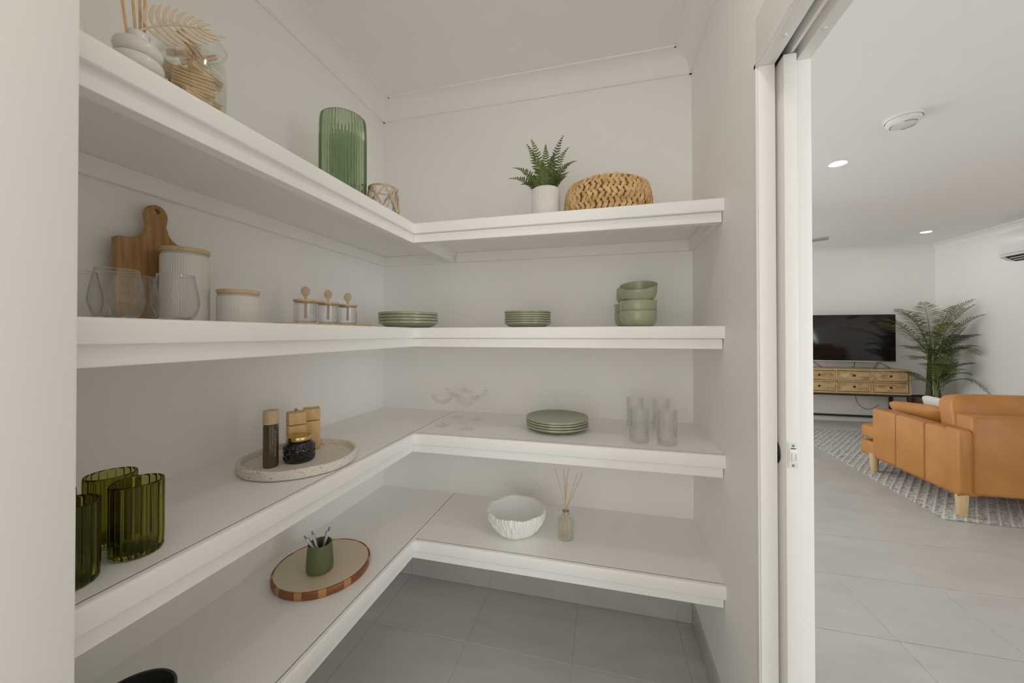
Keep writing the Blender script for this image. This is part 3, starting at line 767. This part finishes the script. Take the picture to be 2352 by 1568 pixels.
# ---- third shelf, left: olive tumblers
pr = cup([(.033, 0), (.0365, .002), (.0385, .008), (.039, .03), (.039, .128), (.0385, .133)], .0028, .012)
ome = MB().lathe(pr, 180, ribs(18, .055, 2, 6, .6)).mesh('olive_tumbler', M['olive_glass'], 70)
for (x, y), lb in zip(((-.861, .506), (-.957, .520), (-.858, .410), (-.952, .425)),
                      ('fluted olive glass tumbler, rightmost of the group at the wall end', 'fluted olive glass tumbler behind and left of the rightmost one',
                       'fluted olive glass tumbler in front, half cut off by the wall end', 'fluted olive glass tumbler almost hidden by the wall end')):
    tag(link('tumbler', ome, None, (x, y, Z3+.0006)), lb, 'tumbler', 'olive tumblers on the third shelf')

# ---- speckled tray with bottle, jar and grinders
TX, TY = -.951, .988
o = MB().lathe([(0, 0), (.155, 0), (.167, .004), (.170, .012), (.169, .026), (.164, .030), (.158, .029), (.155, .024), (.153, .012), (.150, .011), (0, .011)], 96,
               lambda k, t_, r, z_: (r+.0012*math.sin(t_*9+1)*math.sin(t_*4), z_+(.0012*math.sin(t_*7) if 3 < k < 8 else 0))).build('stone_tray', M['terrazzo'], None, (TX, TY, Z3))
tag(o, 'round speckled stone tray with raised rim on the third shelf', 'tray')
ZT = Z3+.0112
t = thing('spray_bottle', 'slim dark brown glass bottle with round wooden cap on the stone tray', 'bottle', (-.984, .908, ZT))
MB().lathe([(0, 0), (.0185, 0), (.0205, .002), (.0207, .006), (.0207, .122), (.0195, .127), (.012, .129), (0, .129)], 40).build('body', M['amber'], t)
MB().lathe([(0, .129), (.0203, .129), (.0210, .130), (.0210, .168), (.0200, .170), (0, .170)], 40).build('cap', M['cap_wood'], t)
pb = MB(); rg = random.Random(2)
for q in range(26):
    if q in (9, 14): continue
    a = math.radians(-12); zz = .034+.0031*q; ww = rg.uniform(.0010, .0016)
    for e in (rg.choice(((-1, 1), (-1, 0, 1), (-.6, .8)))):
        aa = a+e*.035
        pb.box(.0207, .0210, -.0003, .0003, zz, zz+ww, mat=Matrix.Rotation(aa, 4, 'Z'))
o = pb.build('printed_line', M['print'], t); o['kind'] = 'stuff'
t = thing('candle_jar', 'dark plum embossed glass jar with gold lid on the stone tray', 'jar', (-.945, .976, ZT))
MB().lathe([(0, 0), (.038, 0), (.042, .003), (.0435, .010), (.0435, .046), (.041, .056), (.034, .062), (.031, .064), (.031, .070), (0, .070)], 56).build('body', M['plum'], t)
rg = random.Random(4)
ros = MB().lathe([(0, .0016), (.0022, .0012), (.003, .0004), (.0040, .0016), (.0052, .0016), (.0060, .0002), (.0070, .0012), (.0082, 0)], 16).mesh('rosette', M['plum'])
for rowz, off in ((.014, 0), (.031, .5), (.047, 0)):
    for q in range(14):
        a = 2*PI*(q+off)/14
        o = link('rosette', ros, t); o.matrix_local = Matrix.Rotation(a, 4, 'Z') @ Matrix.Translation((.0432 if rowz < .04 else .0425, 0, rowz)) @ Matrix.Rotation(PI/2-(0 if rowz < .04 else .25), 4, 'Y')
MB().lathe([(.0325, .066), (.0355, .066), (.0365, .068), (.0365, .075), (.0350, .0785), (.033, .0792), (.030, .0782), (0, .0782), (0, .070), (.0325, .070), (.0325, .066)], 56).build('lid', M['gold'], t)
def grinder(loc, rz, label, knob):
    t = thing('pepper_grinder', label, 'grinder', loc, (0, 0, rz), 'wooden grinders')
    MB().box(-.026, .026, -.026, .026, 0, .100, .004).build('body', M['pine'], t)
    MB().box(-.026, .026, -.026, .026, .1015, .142, .004).build('head', M['pine'], t)
    if knob: MB().lathe([(0, .142), (.005, .142), (.004, .145), (.0058, .149), (.004, .1535), (0, .1545)], 20).build('knob', M['gold'], t)
    else: MB().lathe([(.0, .1425), (.009, .1425), (.010, .142)], 24).build('fill_cap', M['gold'], t)
grinder((-1.003, 1.022, ZT), .95, 'square wooden grinder with gold knob behind the plum jar', True)
grinder((-1.002, 1.088, ZT), .80, 'square wooden grinder with a flat top, the farther of the pair', False)

# ---- coupe glasses
pr = [(.0, 0), (.034, 0), (.035, .001), (.034, .002), (.018, .004), (.006, .007), (.0035, .012), (.0028, .03), (.0028, .085), (.004, .092), (.012, .097), (.030, .105), (.045, .118), (.0525, .134), (.0545, .148)]
cme = MB().lathe(pr+[(.0540, .1485), (.0535, .148), (.0515, .134), (.044, .1192), (.029, .1065), (.011, .099), (0, .097)], 48).mesh('coupe_glass', M['fine'])
for (x, y), lb in zip(((-.709, 1.536), (-.582, 1.505), (-.715, 1.705), (-.601, 1.685)), ('front left', 'front right', 'back left', 'back right')):
    tag(link('coupe_glass', cme, None, (x, y, Z3+.0006)), f'clear stemmed coupe glass, {lb} of the four on the third shelf', 'glass', 'coupe glasses')
# ---- cut crystal tumblers
def cut(k, t_, r, z_):
    if 2 <= k <= 10:
        d_ = abs(math.sin(7*t_+z_*75))*abs(math.sin(7*t_-z_*75))
        f = 1 if z_ < .062 else max(0, 1-(z_-.062)/.02)
        return r-.0030*f*(1-d_**.5), z_
    return r, z_
out_ = [(.030, 0), (.0335, .001), (.035, .004)]+[(.0355, .012+.009*i) for i in range(7)]+[(.0358, .08), (.0365, .12), (.0365, .126)]
kme = MB().lathe([(0, 0)]+out_+[(.0358, .1265), (.0352, .126), (.0340, .08), (.0318, .03), (.030, .016), (0, .015)], 112, cut).mesh('crystal_tumbler', M['crystal'], 25)
for (x, y), lb in zip(((.126, 1.487), (.223, 1.477), (.130, 1.736), (.237, 1.728)), ('front left', 'front right', 'back left', 'back right')):
    tag(link('crystal_tumbler', kme, None, (x, y, Z3+.0006)), f'cut crystal highball tumbler, {lb} of the four', 'tumbler', 'cut crystal tumblers')

# ---- lowest shelf: round board with pen cup
BX, BY, BR, BT = -.990, 1.130, .160, .027
t = thing('serving_board', 'round cream topped board with segmented wooden rim on the lowest shelf', 'board', (BX, BY, Z4))
MB().lathe([(0, 0), (BR-.012, 0), (BR-.006, .004), (BR-.006, BT-.001), (0, BT-.001)], 96).build('core', M['rim_a'], t)
MB().lathe([(0, BT-.001), (BR-.0075, BT-.001), (BR-.0085, BT-.0002), (0, BT-.0002)], 96).build('top_surface', M['resin'], t)
rg = random.Random(9); a = 0
segs = []
while a < 2*PI-.1:
    for wdt, mt in ((.36+rg.uniform(-.06, .06), 'rim_a'), (.15, 'rim_b')):
        segs.append((a, min(a+wdt, 2*PI), mt)); a += wdt
for a0, a1, mt in segs:
    if a1-a0 < .01: continue
    n = max(2, int((a1-a0)/.04)); vv, ff = [], []
    q = [(BR-.0075, .002), (BR-.004, .001), (BR, .008), (BR, BT-.004), (BR-.002, BT), (BR-.0075, BT)]
    for i in range(n+1):
        an = a0+.0008+(a1-a0-.0016)*i/n
        for r, z_ in q: vv.append((r*math.cos(an), r*math.sin(an), z_))
    for i in range(n):
        for k in range(6): ff.append((i*6+k, i*6+(k+1) % 6, (i+1)*6+(k+1) % 6, (i+1)*6+k))
    ff += [tuple(range(6)), tuple(range(n*6, n*6+6))]
    MB().add(vv, ff).build('rim_segment', M[mt], t)
ZB = Z4+BT
CX, CY = -.972, 1.095
o = MB().lathe([(0, 0), (.036, 0), (.041, .003), (.0432, .010), (.0430, .03), (.0400, .075), (.0380, .094), (.0372, .0955), (.0362, .094), (.0395, .05), (.040, .014), (.034, .008), (0, .008)], 56).build('pen_cup', M['moss'], None, (CX, CY, ZB))
tag(o, 'matte olive green tapered cup holding pens on the round board', 'cup')
pen_b = MB().tube([(0, 0, 0), (0, 0, .010), (0, 0, .095), (0, 0, .118)], [.001, .0042, .0046, .0042], 12).mesh('barrel', M['pen'])
pen_k = MB().tube([(0, 0, .118), (0, 0, .121), (0, 0, .130)], [.0036, .0030, .0030], 10).mesh('button', M['pengrey'])
pen_c = MB().tube([(0, .0042, .117), (0, .0068, .116), (0, .0068, .085), (0, .0055, .078)], .0011, 6).mesh('clip', M['pengrey'])
for (bx, by), (tx, ty), lb in (((.010, .012), (-.036, -.024), 'nearest the cup rim, leaning left'), ((.018, -.006), (-.024, -.004), 'leaning left beside its neighbour'), ((-.018, .012), (.012, .024), 'standing tallest, leaning right')):
    dv = Vector((tx-bx, ty-by, .105)).normalized()
    p = thing('pen', 'white click pen with grey button in the green cup, '+lb, 'pen', (CX+bx, CY+by, ZB+.012), dv.to_track_quat('Z', 'Y').to_euler(), 'pens in the green cup')
    link('barrel', pen_b, p); link('button', pen_k, p); link('clip', pen_c, p)
for q in (0,):
    a = .55+.35*q
    pts = [(.0355+.004*math.sin(x), .0035*math.cos(x)-.001*q, .092+.008*math.sin(x+1)) for x in [2*PI*i/16 for i in range(17)]]
    o = MB().tube(pts, .0007, 5).build('paper_clip', M['gold'], None, (CX, CY, ZB), (0, 0, a)); tag(o, 'tiny gold wire clip on the right rim of the green cup', 'clip')
# ---- charcoal bowl cut by the frame
o = MB().lathe([(0, 0), (.04, 0), (.055, .004), (.070, .03), (.076, .07), (.077, .098), (.0755, .100), (.072, .098), (.071, .07), (.064, .03), (.05, .012), (0, .010)], 56).build('bowl', M['charcoal'], None, (-.952, .545, Z4))
tag(o, 'charcoal bowl at the near end of the lowest shelf, mostly below the frame', 'bowl')
# ---- white textured bowl
rg = random.Random(6)
def wave(t_): return .0028*math.sin(4*t_+1)+.0022*math.sin(7*t_)
NO = 26
wb = [(.05, 0)]
for q in range(NO):
    f = q/(NO-1); wb.append((.062+.061*math.sin(f*PI/2*1.02)**.85, .002+.102*f**1.25))
def rough(k, t_, r, z_):
    wob = 1+.018*math.sin(3*t_+.6)+.012*math.sin(5*t_+2)
    c, s__ = math.cos(t_), math.sin(t_)
    if 3 <= k <= NO+1:
        rid = noise.noise(Vector((c*20, s__*20, z_*26)))+.7*noise.noise(Vector((c*46, s__*46, z_*60)))
        r = r*wob+.0052*rid
        if k >= NO-1: z_ = z_+wave(t_)+.0035*noise.noise(Vector((c*30, s__*30, 3)))
    elif k == NO+2: r = r*wob; z_ = z_+wave(t_)+.002*noise.noise(Vector((c*30, s__*30, 3)))
    else: r = r*(1+(wob-1)*.7)
    return r, z_
o = MB().lathe([(0, 0)]+wb+[(.1145, .102), (.109, .072), (.097, .035), (.07, .014), (0, .010)], 420, rough).build('textured_bowl', M['plaster'], None, (-.373, 1.553, Z4), angle=60)
tag(o, 'white irregular bowl with rough coral like ridges on the lowest shelf', 'bowl')
# ---- clear diffuser bottle with reeds
t = thing('reed_diffuser', 'clear glass bottle of thin reeds beside the white textured bowl', 'diffuser', (-.160, 1.553, Z4+.0006))
MB().lathe([(0, 0), (.030, 0), (.0335, .003), (.0342, .008), (.0342, .078), (.032, .084), (.022, .088), (.0145, .091), (.0135, .096), (.0135, .118), (.0122, .118), (.0122, .094), (.021, .086), (.031, .081), (.0325, .075), (.0325, .009), (.028, .006), (0, .006)], 40).build('bottle', M['bottle_glass'], t)
MB().lathe([(.0138, .100), (.0152, .1005), (.0152, .113), (.0138, .1135), (.0138, .100)], 40).build('collar', M['chrome'], t)
for (bx, by), (tx, ty, tz) in zip(((.020, .004), (.004, .010), (-.006, -.010), (-.016, .004), (-.022, -.004), (.010, -.012)),
                                  ((-.046, .0, .284), (-.010, .01, .287), (.012, -.012, .297), (.046, .0, .270), (.066, .012, .268), (-.002, .02, .25))):
    mid = Vector((.0, .0, .112))+Vector((rg.uniform(-.005, .005), rg.uniform(-.005, .005), 0))
    MB().tube([(bx, by, .008), mid, (tx, ty, tz)], .0013, 6).build('reed', M['reed'], t)
# #CUT-LIVING

# ================================================================== LIVING ROOM
# ---- rug
o = MB().box(0, 2.25, 0, 2.70, 0, .011, .004).build('rug', M['rug'], None, (2.335, 3.300, .0005), (0, 0, -math.radians(2.0)))
tag(o, 'pale grey woven rug with raised diagonal stripes under the tan sofa', 'rug')
RZ = .0125
# ---- tan leather sofa
def cushion(w, d, h, puff=.5, n=12, crown=None):
    """soft box, w x d x h, centred, with rounded edges and a swell in the middle"""
    b = bmesh.new(); bmesh.ops.create_cube(b, size=2); bmesh.ops.subdivide_edges(b, edges=list(b.edges), cuts=n, use_grid_fill=True)
    for v in b.verts:
        x, y, z_ = v.co
        e = 7.0
        k = (abs(x)**e+abs(y)**e+abs(z_)**e)**(1/e)
        p = Vector((x, y, z_))/k
        sw = (1-p.x**4)*(1-p.y**4)
        v.co = Vector((p.x*w/2, p.y*d/2, p.z*h/2*(1-puff*(1-sw))))
    m_ = MB(); m_._merge(b); return m_
SX0, SX1, SYB, SYF = 2.445, 4.50, 3.335, 4.49
t = thing('leather_sofa', 'tan leather sofa with oak legs seen from behind at its left arm', 'sofa', (SX0, SYB, RZ))
SW = SX1-SX0
# legs
for x, y, s_ in ((.045, .040, 0), (.045, .930, 0), (SW-.045, .040, 0), (SW-.045, .930, 0)):
    MB().lathe([(0, 0), (.026, 0), (.028, .004), (.036, .17), (0, .17)], 24, None, x, y, 0).build('leg', M['oak'], t)
# left arm: three stitched panels
ys = [.0, .30, .60, .885]
for a, c in zip(ys, ys[1:]):
    b_ = MB().box(0, .13, a+.0012, c-.0012, .150, .612, .022, 4)
    for v in b_.bm.verts:
        if v.co.x < .07: v.co.x -= .010*math.sin(PI*(v.co.z-.15)/.46)*math.sin(PI*(v.co.y-a)/(c-a))
    b_.build('arm_panel', M['leather'], t)
MB().box(SW-.13, SW, 0, .885, .150, .612, .022, 4).build('arm', M['leather'], t)
MB().box(.012, .118, .02, .87, .145, .60).build('arm_core', M['seam'], t)
# back: outer panel pieces with seams
xs = [.075, .70, 1.36, SW-.075]
for k, (a, c) in enumerate(zip(xs, xs[1:])):
    MB().box(a+.0012, c-.0012, -.012, .135, .165, .722, .024, 4).build('back_panel', M['leather'], t)
MB().box(-.0, .0755, -.010, .12, .165, .625, .02, 4).build('back_corner', M['leather'], t)
MB().box(SW-.0755, SW, -.010, .12, .165, .625, .02, 4).build('back_corner', M['leather'], t)
# front deck
MB().box(.055, SW-.055, .12, 1.155, .115, .262, .03, 4).build('seat_deck', M['leather'], t)
for k in range(3):
    w_ = (SW-.27)/3
    x0_ = .135+w_*k; ex = .07 if k == 0 else 0; ex2 = .07 if k == 2 else 0
    cushion(w_-.006, .60, .165, .22).xform(Matrix.Translation((x0_+w_/2, .60, .345))).build('seat_cushion', M['leather'], t)
    b_ = cushion(w_+(.08 if k != 1 else -.004), .27, .165, .25).xform(Matrix.Translation((x0_+w_/2+(-.042 if k == 0 else .042 if k == 2 else 0), 1.035, .348)))
    b_.build('seat_cushion_front', M['leather'], t)
for k in range(3):
    w_ = (SW-.27)/3
    cushion(w_+.02, .46, .22, .30).xform(Matrix.Translation((.135+w_*(k+.5), .265, .615)) @ Matrix.Rotation(math.radians(80), 4, 'X')).build('back_cushion', M['leather'], t)
b_ = cushion(.62, .23, .12, .75).xform(Matrix.Translation((2.690, 4.03, .592+RZ)) @ Matrix.Rotation(math.radians(90), 4, 'Z') @ Matrix.Rotation(math.radians(62), 4, 'X') @ Matrix.Rotation(math.radians(-6), 4, 'Z'))
tag(b_.build('leather_pillow', M['leather']), 'tan leather scatter cushion leaning on the inside of the sofa arm', 'cushion')
b_ = cushion(.46, .29, .11, .8).xform(Matrix.Translation((2.90, 4.06, .604+RZ)) @ Matrix.Rotation(math.radians(84), 4, 'Z') @ Matrix.Rotation(math.radians(70), 4, 'X'))
tag(b_.build('linen_pillow', M['linen']), 'white linen scatter cushion on the sofa behind the leather one', 'cushion')

# ---- television console
CX0, CX1, CYF, CYB, CZ0, CZ1 = 2.33, 4.10, 6.28, 6.655, .472, .818
t = thing('media_console', 'carved mango wood console with six or more drawers on a dark metal frame', 'console', (CX0, CYF, 0))
W_, D_ = CX1-CX0, CYB-CYF
b_ = MB()
MB().box(0, W_, 0, D_, CZ1-.022, CZ1, .002).build('top', M['mango'], t)
MB().box(0, W_, 0, D_, CZ0, CZ0+.022, .002).build('bottom', M['mango'], t)
MB().box(0, .022, 0, D_, CZ0+.022, CZ1-.022, .001).build('side', M['mango'], t)
MB().box(W_-.022, W_, 0, D_, CZ0+.022, CZ1-.022, .001).build('side', M['mango'], t)
MB().box(.022, W_-.022, D_-.012, D_, CZ0+.022, CZ1-.022).build('back_panel', M['mango'], t)
cols = [W_-.022-.4265*k for k in range(5)]
zm = (CZ0+CZ1)/2
for k in range(1, 4): MB().box(cols[k]-.010, cols[k]+.010, .002, D_-.012, CZ0+.022, CZ1-.022, .001).build('divider', M['mango'], t)
MB().box(.022, W_-.022, .002, D_-.012, zm-.009, zm+.009, .001).build('rail', M['mango'], t)
for k in range(4):
    x0_, x1_ = cols[k+1]+.016, cols[k]-.016
    for z0_, z1_ in ((CZ0+.030, zm-.015), (zm+.015, CZ1-.030)):
        dr = MB().box(x0_, x1_, .010, .03, z0_, z1_, .002).build('drawer', M['drawer'], t)
        f_ = .010
        for q in ((x0_, x1_, z0_, z0_+f_), (x0_, x1_, z1_-f_, z1_), (x0_, x0_+f_, z0_+f_, z1_-f_), (x1_-f_, x1_, z0_+f_, z1_-f_)):
            MB().box(q[0], q[1], .001, .012, q[2], q[3], .002).build('drawer_moulding', M['mango'], dr)
        MB().lathe([(0, 0), (.007, 0), (.006, .008), (.016, .014), (.017, .018), (.012, .024), (0, .026)], 20).xform(Tm(((x0_+x1_)/2, .011, (z0_+z1_)/2+.004), (PI/2, 0, 0))).build('knob', M['rust'], dr)
for x in (.0, W_-.035):
    for y in (0, D_-.035): MB().box(x, x+.035, y, y+.035, 0, CZ0-.030, .002).build('leg', M['rust'], t)
for y in (0, D_-.035): MB().box(0, W_, y, y+.035, CZ0-.030, CZ0, .002).build('frame_rail', M['rust'], t)
MB().box(.035, W_-.035, D_-.035, D_-.005, .078, .106, .002).build('stretcher', M['rust'], t)
# ---- television
t = thing('television', 'large flat television with dark screen standing on the wooden console', 'television', (3.415, 6.43, CZ1))
TW, TB, TT = .605, .100, .782
MB().box(-TW, TW, 0, .045, TB, TT, .004).build('housing', M['black'], t)
MB().box(-TW+.006, TW-.006, -.002, .004, TB+.016, TT-.006, .001).build('screen', M['screen'], t)
MB().box(-TW, TW, -.004, .01, TB-.004, TB+.014, .002).build('bezel', M['silver'], t)
for x in (-.415, .415):
    ft = MB().tube([(x-.09, -.035, .0115), (x-.01, .012, .088), (x, .02, .102)], .011, 8).build('foot', M['pengrey'], t)
    MB().tube([(x+.10, -.045, .0115), (x+.01, .010, .088), (x, .02, .102)], .011, 8).build('foot_arm', M['pengrey'], ft)
o = MB().tube([(3.56, 6.49, .92), (3.56, 6.50, CZ1+.02), (3.56, 6.55, CZ1+.006)], .004, 6).build('cable', M['black']); tag(o, 'short black cable hanging down behind the television', 'cable')
o = MB().tube(bez(Vector((3.655, 6.661, .45)), Vector((3.66, 6.661, .22)), Vector((3.80, 6.661, .195)), 14)+bez(Vector((3.80, 6.661, .195)), Vector((3.87, 6.661, .18)), Vector((3.95, 6.661, .27)), 10)[1:], .003, 6).build('cable', M['black'])
tag(o, 'thin dark cable drooping below the wooden console', 'cable')

# ---- palm
PXc, PYc = 4.34, 6.31
t = thing('potted_palm', 'tall green palm in a brown pot in the living room corner', 'plant', (PXc, PYc, 0))
MB().lathe(cup([(.14, 0), (.15, .01), (.19, .38), (.205, .435), (.205, .45)], .012, .02), 40).build('pot', M['pot'], t)
MB().lathe([(0, .415), (.185, .415)], 32).build('soil', M['soil'], t)
for k, (x, y, hgt, r_) in enumerate(((-.045, -.02, 1.02, .034), (.055, -.03, .86, .030), (.01, .05, 1.25, .03))):
    n = 26
    MB().tube([(x*(1-.5*i/n), y*(1-.5*i/n), .41+hgt*.62*i/n) for i in range(n+1)], [r_*(1-.45*i/n)*(1.07 if i % 4 == 0 else 1) for i in range(n+1)], 12).build('trunk', M['trunk'], t)
MB().tube([(.012, -.07, .41), (.01, -.06, .56), (.008, -.03, .70)], [.022, .020, .012], 10).build('shoot', M['palm_stem'], t)
rng = random.Random(21)
def W(x, y, z): return Vector((x-PXc, y-PYc, z))
PALM = [ # origin, control, tip, leaflet length, colour
 (W(4.33, 6.31, 1.05), W(4.30, 6.26, 1.50), W(4.185, 6.20, 1.74), .20, 'b'),
 (W(4.32, 6.31, 1.06), W(4.20, 6.30, 1.55), W(3.932, 6.25, 1.66), .19, 'a'),
 (W(4.31, 6.28, 1.02), W(4.02, 6.20, 1.42), W(3.578, 6.05, 1.480), .17, 'b'),
 (W(4.31, 6.31, 1.05), W(4.05, 6.33, 1.50), W(3.827, 6.33, 1.53), .15, 'a'),
 (W(4.32, 6.26, .95), W(4.10, 6.20, 1.22), W(3.96, 6.10, 1.13), .19, 'a'),
 (W(4.32, 6.26, .90), W(4.12, 6.18, 1.08), W(3.974, 6.05, .985), .17, 'a'),
 (W(4.30, 6.24, .56), W(4.10, 6.05, .86), W(3.796, 5.95, .635), .10, 'b'),
 (W(4.29, 6.26, .62), W(4.12, 6.22, .74), W(4.02, 6.18, .80), .13, 'a'),
 (W(4.35, 6.30, 1.06), W(4.42, 6.24, 1.58), W(4.55, 5.998, 1.755), .19, 'b'),
 (W(4.35, 6.30, 1.06), W(4.46, 6.22, 1.52), W(4.59, 6.025, 1.69), .18, 'a'),
 (W(4.36, 6.28, 1.02), W(4.48, 6.12, 1.48), W(4.59, 5.90, 1.56), .19, 'b'),
 (W(4.36, 6.30, 1.05), W(4.45, 6.30, 1.55), W(4.575, 6.30, 1.69), .17, 'a'),
 (W(4.36, 6.28, 1.00), W(4.46, 6.15, 1.26), W(4.50, 5.926, 1.31), .20, 'a'),
 (W(4.36, 6.27, .98), W(4.46, 6.10, 1.24), W(4.55, 5.893, 1.06), .19, 'b'),
 (W(4.36, 6.26, .90), W(4.46, 6.12, 1.12), W(4.50, 6.05, 1.14), .17, 'a'),
 (W(4.36, 6.24, .62), W(4.46, 6.12, .86), W(4.55, 6.026, .80), .12, 'b'),
 (W(4.35, 6.24, .56), W(4.52, 6.02, .92), W(4.60, 5.834, .555), .12, 'a'),
 (W(4.34, 6.24, .62), W(4.36, 6.10, .92), W(4.40, 6.00, 1.10), .15, 'b'),
 (W(4.33, 6.22, .60), W(4.28, 6.05, .90), W(4.26, 5.98, .98), .16, 'b'),
 (W(4.34, 6.22, .80), W(4.30, 6.05, 1.10), W(4.18, 5.96, 1.12), .17, 'a'),
 (W(4.34, 6.24, .95), W(4.38, 6.05, 1.25), W(4.38, 5.94, 1.30), .17, 'a'),
 (W(4.33, 6.22, .56), W(4.38, 6.08, .72), W(4.42, 6.05, .84), .11, 'a'),
 (W(4.33, 6.32, 1.08), W(4.26, 6.38, 1.50), W(4.10, 6.42, 1.62), .16, 'a'),
 (W(4.32, 6.24, .92), W(4.22, 6.08, 1.22), W(4.02, 5.98, 1.26), .18, 'b'),
 (W(4.35, 6.24, .94), W(4.42, 6.06, 1.20), W(4.47, 5.92, 1.16), .18, 'b'),
 (W(4.34, 6.25, 1.00), W(4.36, 6.10, 1.36), W(4.30, 5.98, 1.46), .18, 'b'),
 (W(4.33, 6.22, .70), W(4.25, 6.06, .96), W(4.10, 5.98, .92), .16, 'a'),
 (W(4.35, 6.22, .70), W(4.44, 6.06, .96), W(4.50, 5.96, .94), .16, 'a'),
 (W(4.34, 6.22, .72), W(4.33, 6.02, .92), W(4.33, 5.93, .84), .15, 'b'),
 (W(4.32, 6.20, .55), W(4.27, 6.10, .82), W(4.25, 6.06, 1.02), .13, 'a'),
 (W(4.33, 6.18, .56), W(4.32, 6.10, .84), W(4.33, 6.04, 1.06), .14, 'b'),
 (W(4.36, 6.18, .55), W(4.38, 6.10, .80), W(4.43, 6.04, .96), .13, 'a'),
 (W(4.33, 6.24, .90), W(4.27, 6.12, 1.18), W(4.16, 6.05, 1.34), .18, 'a'),
 (W(4.36, 6.24, .90), W(4.42, 6.12, 1.22), W(4.52, 6.05, 1.40), .18, 'a'),
]
def keep(v):   # leaves bend away from the walls, the console and the television
    x, y, z_ = v.x+PXc, v.y+PYc, v.z
    x = min(x, XLR-.02); y = min(y, YF-.03)
    if x < 4.13 and .40 < z_ < .84: y = min(y, CYF-.02)
    if x < 4.05 and z_ >= .84: y = min(y, 6.405)
    return Vector((x-PXc, y-PYc, z_))
for p0, c, p2, ln, cm in PALM:
    frond('frond', t, M['palm_'+cm], p0, c, p2, 38, ln*1.15, .0078, .58, .30, .0055, .22, M['palm_stem'],
          lambda f: max(.12, math.sin(PI*min(1, .25+.62*(f-.22)/.78)))*(1-max(0, f-.8)*1.6), .20, rng, None, keep)

# ---- split-system air conditioner on the right wall
t = thing('air_conditioner', 'white split system air conditioner high on the right living room wall', 'air conditioner', (4.6495, 5.51, 2.155))
prf = [(0, .315), (-.225, .315), (-.232, .305), (-.232, .070), (-.224, .045), (-.150, .004), (-.10, 0), (0, 0)]
MB().prism(prf, 1, -.86, 0).build('body', M['ac'], t)
def slope(s0, s1, off): # plates on the sloped lower front
    a, b = Vector((-.224, 0, .045)), Vector((-.150, 0, .004)); n_ = Vector((-.041, 0, -.074)).normalized()
    return [(a.lerp(b, q)+n_*o_) for q, o_ in ((s0, off), (s1, off), (s1, off-.006), (s0, off-.006))]
MB().prism([(p.x, p.z) for p in slope(.05, 1.35, .002)], 1, -.80, -.06).build('air_outlet', M['dark'], t)
for q in (.42, .85): MB().prism([(p.x, p.z) for p in slope(q, q+.10, .007)], 1, -.79, -.085).build('louvre', M['ac'], t)
MB().lathe([(0, .002), (.006, .001), (.007, 0)], 14).xform(Tm((-.2325, -.05, .10), (0, -PI/2, 0))).build('screw_cap', M['chrome'], t)
MB().box(-.2335, -.2315, -.85, -.02, .068, .071).build('panel_line', M['pengrey'], t)

# ---- ceiling fan (one blade shows past the door)
t = thing('ceiling_fan', 'pale ceiling fan, one blade tip showing beside the door edge', 'ceiling fan', (1.62, 4.62, 2.28))
MB().lathe([(0, -.06), (.06, -.05), (.09, -.01), (.09, .03), (.05, .06), (.016, .07), (.016, ZC-2.28-.03), (.06, ZC-2.28-.02), (.06, ZC-2.28), (0, ZC-2.28)], 32).build('motor', M['fanblade'], t)
for k in range(3):
    b_ = MB().box(.10, .62, -.055, .055, -.004, .004, .003)
    for v in b_.bm.verts:
        if v.co.x > .5: v.co.y = v.co.y*.62-.012
    b_.xform(Matrix.Rotation(math.radians(-24+120*k), 4, 'Z') @ Matrix.Rotation(math.radians(-13), 4, 'X')).build('blade', M['fanblade'], t)
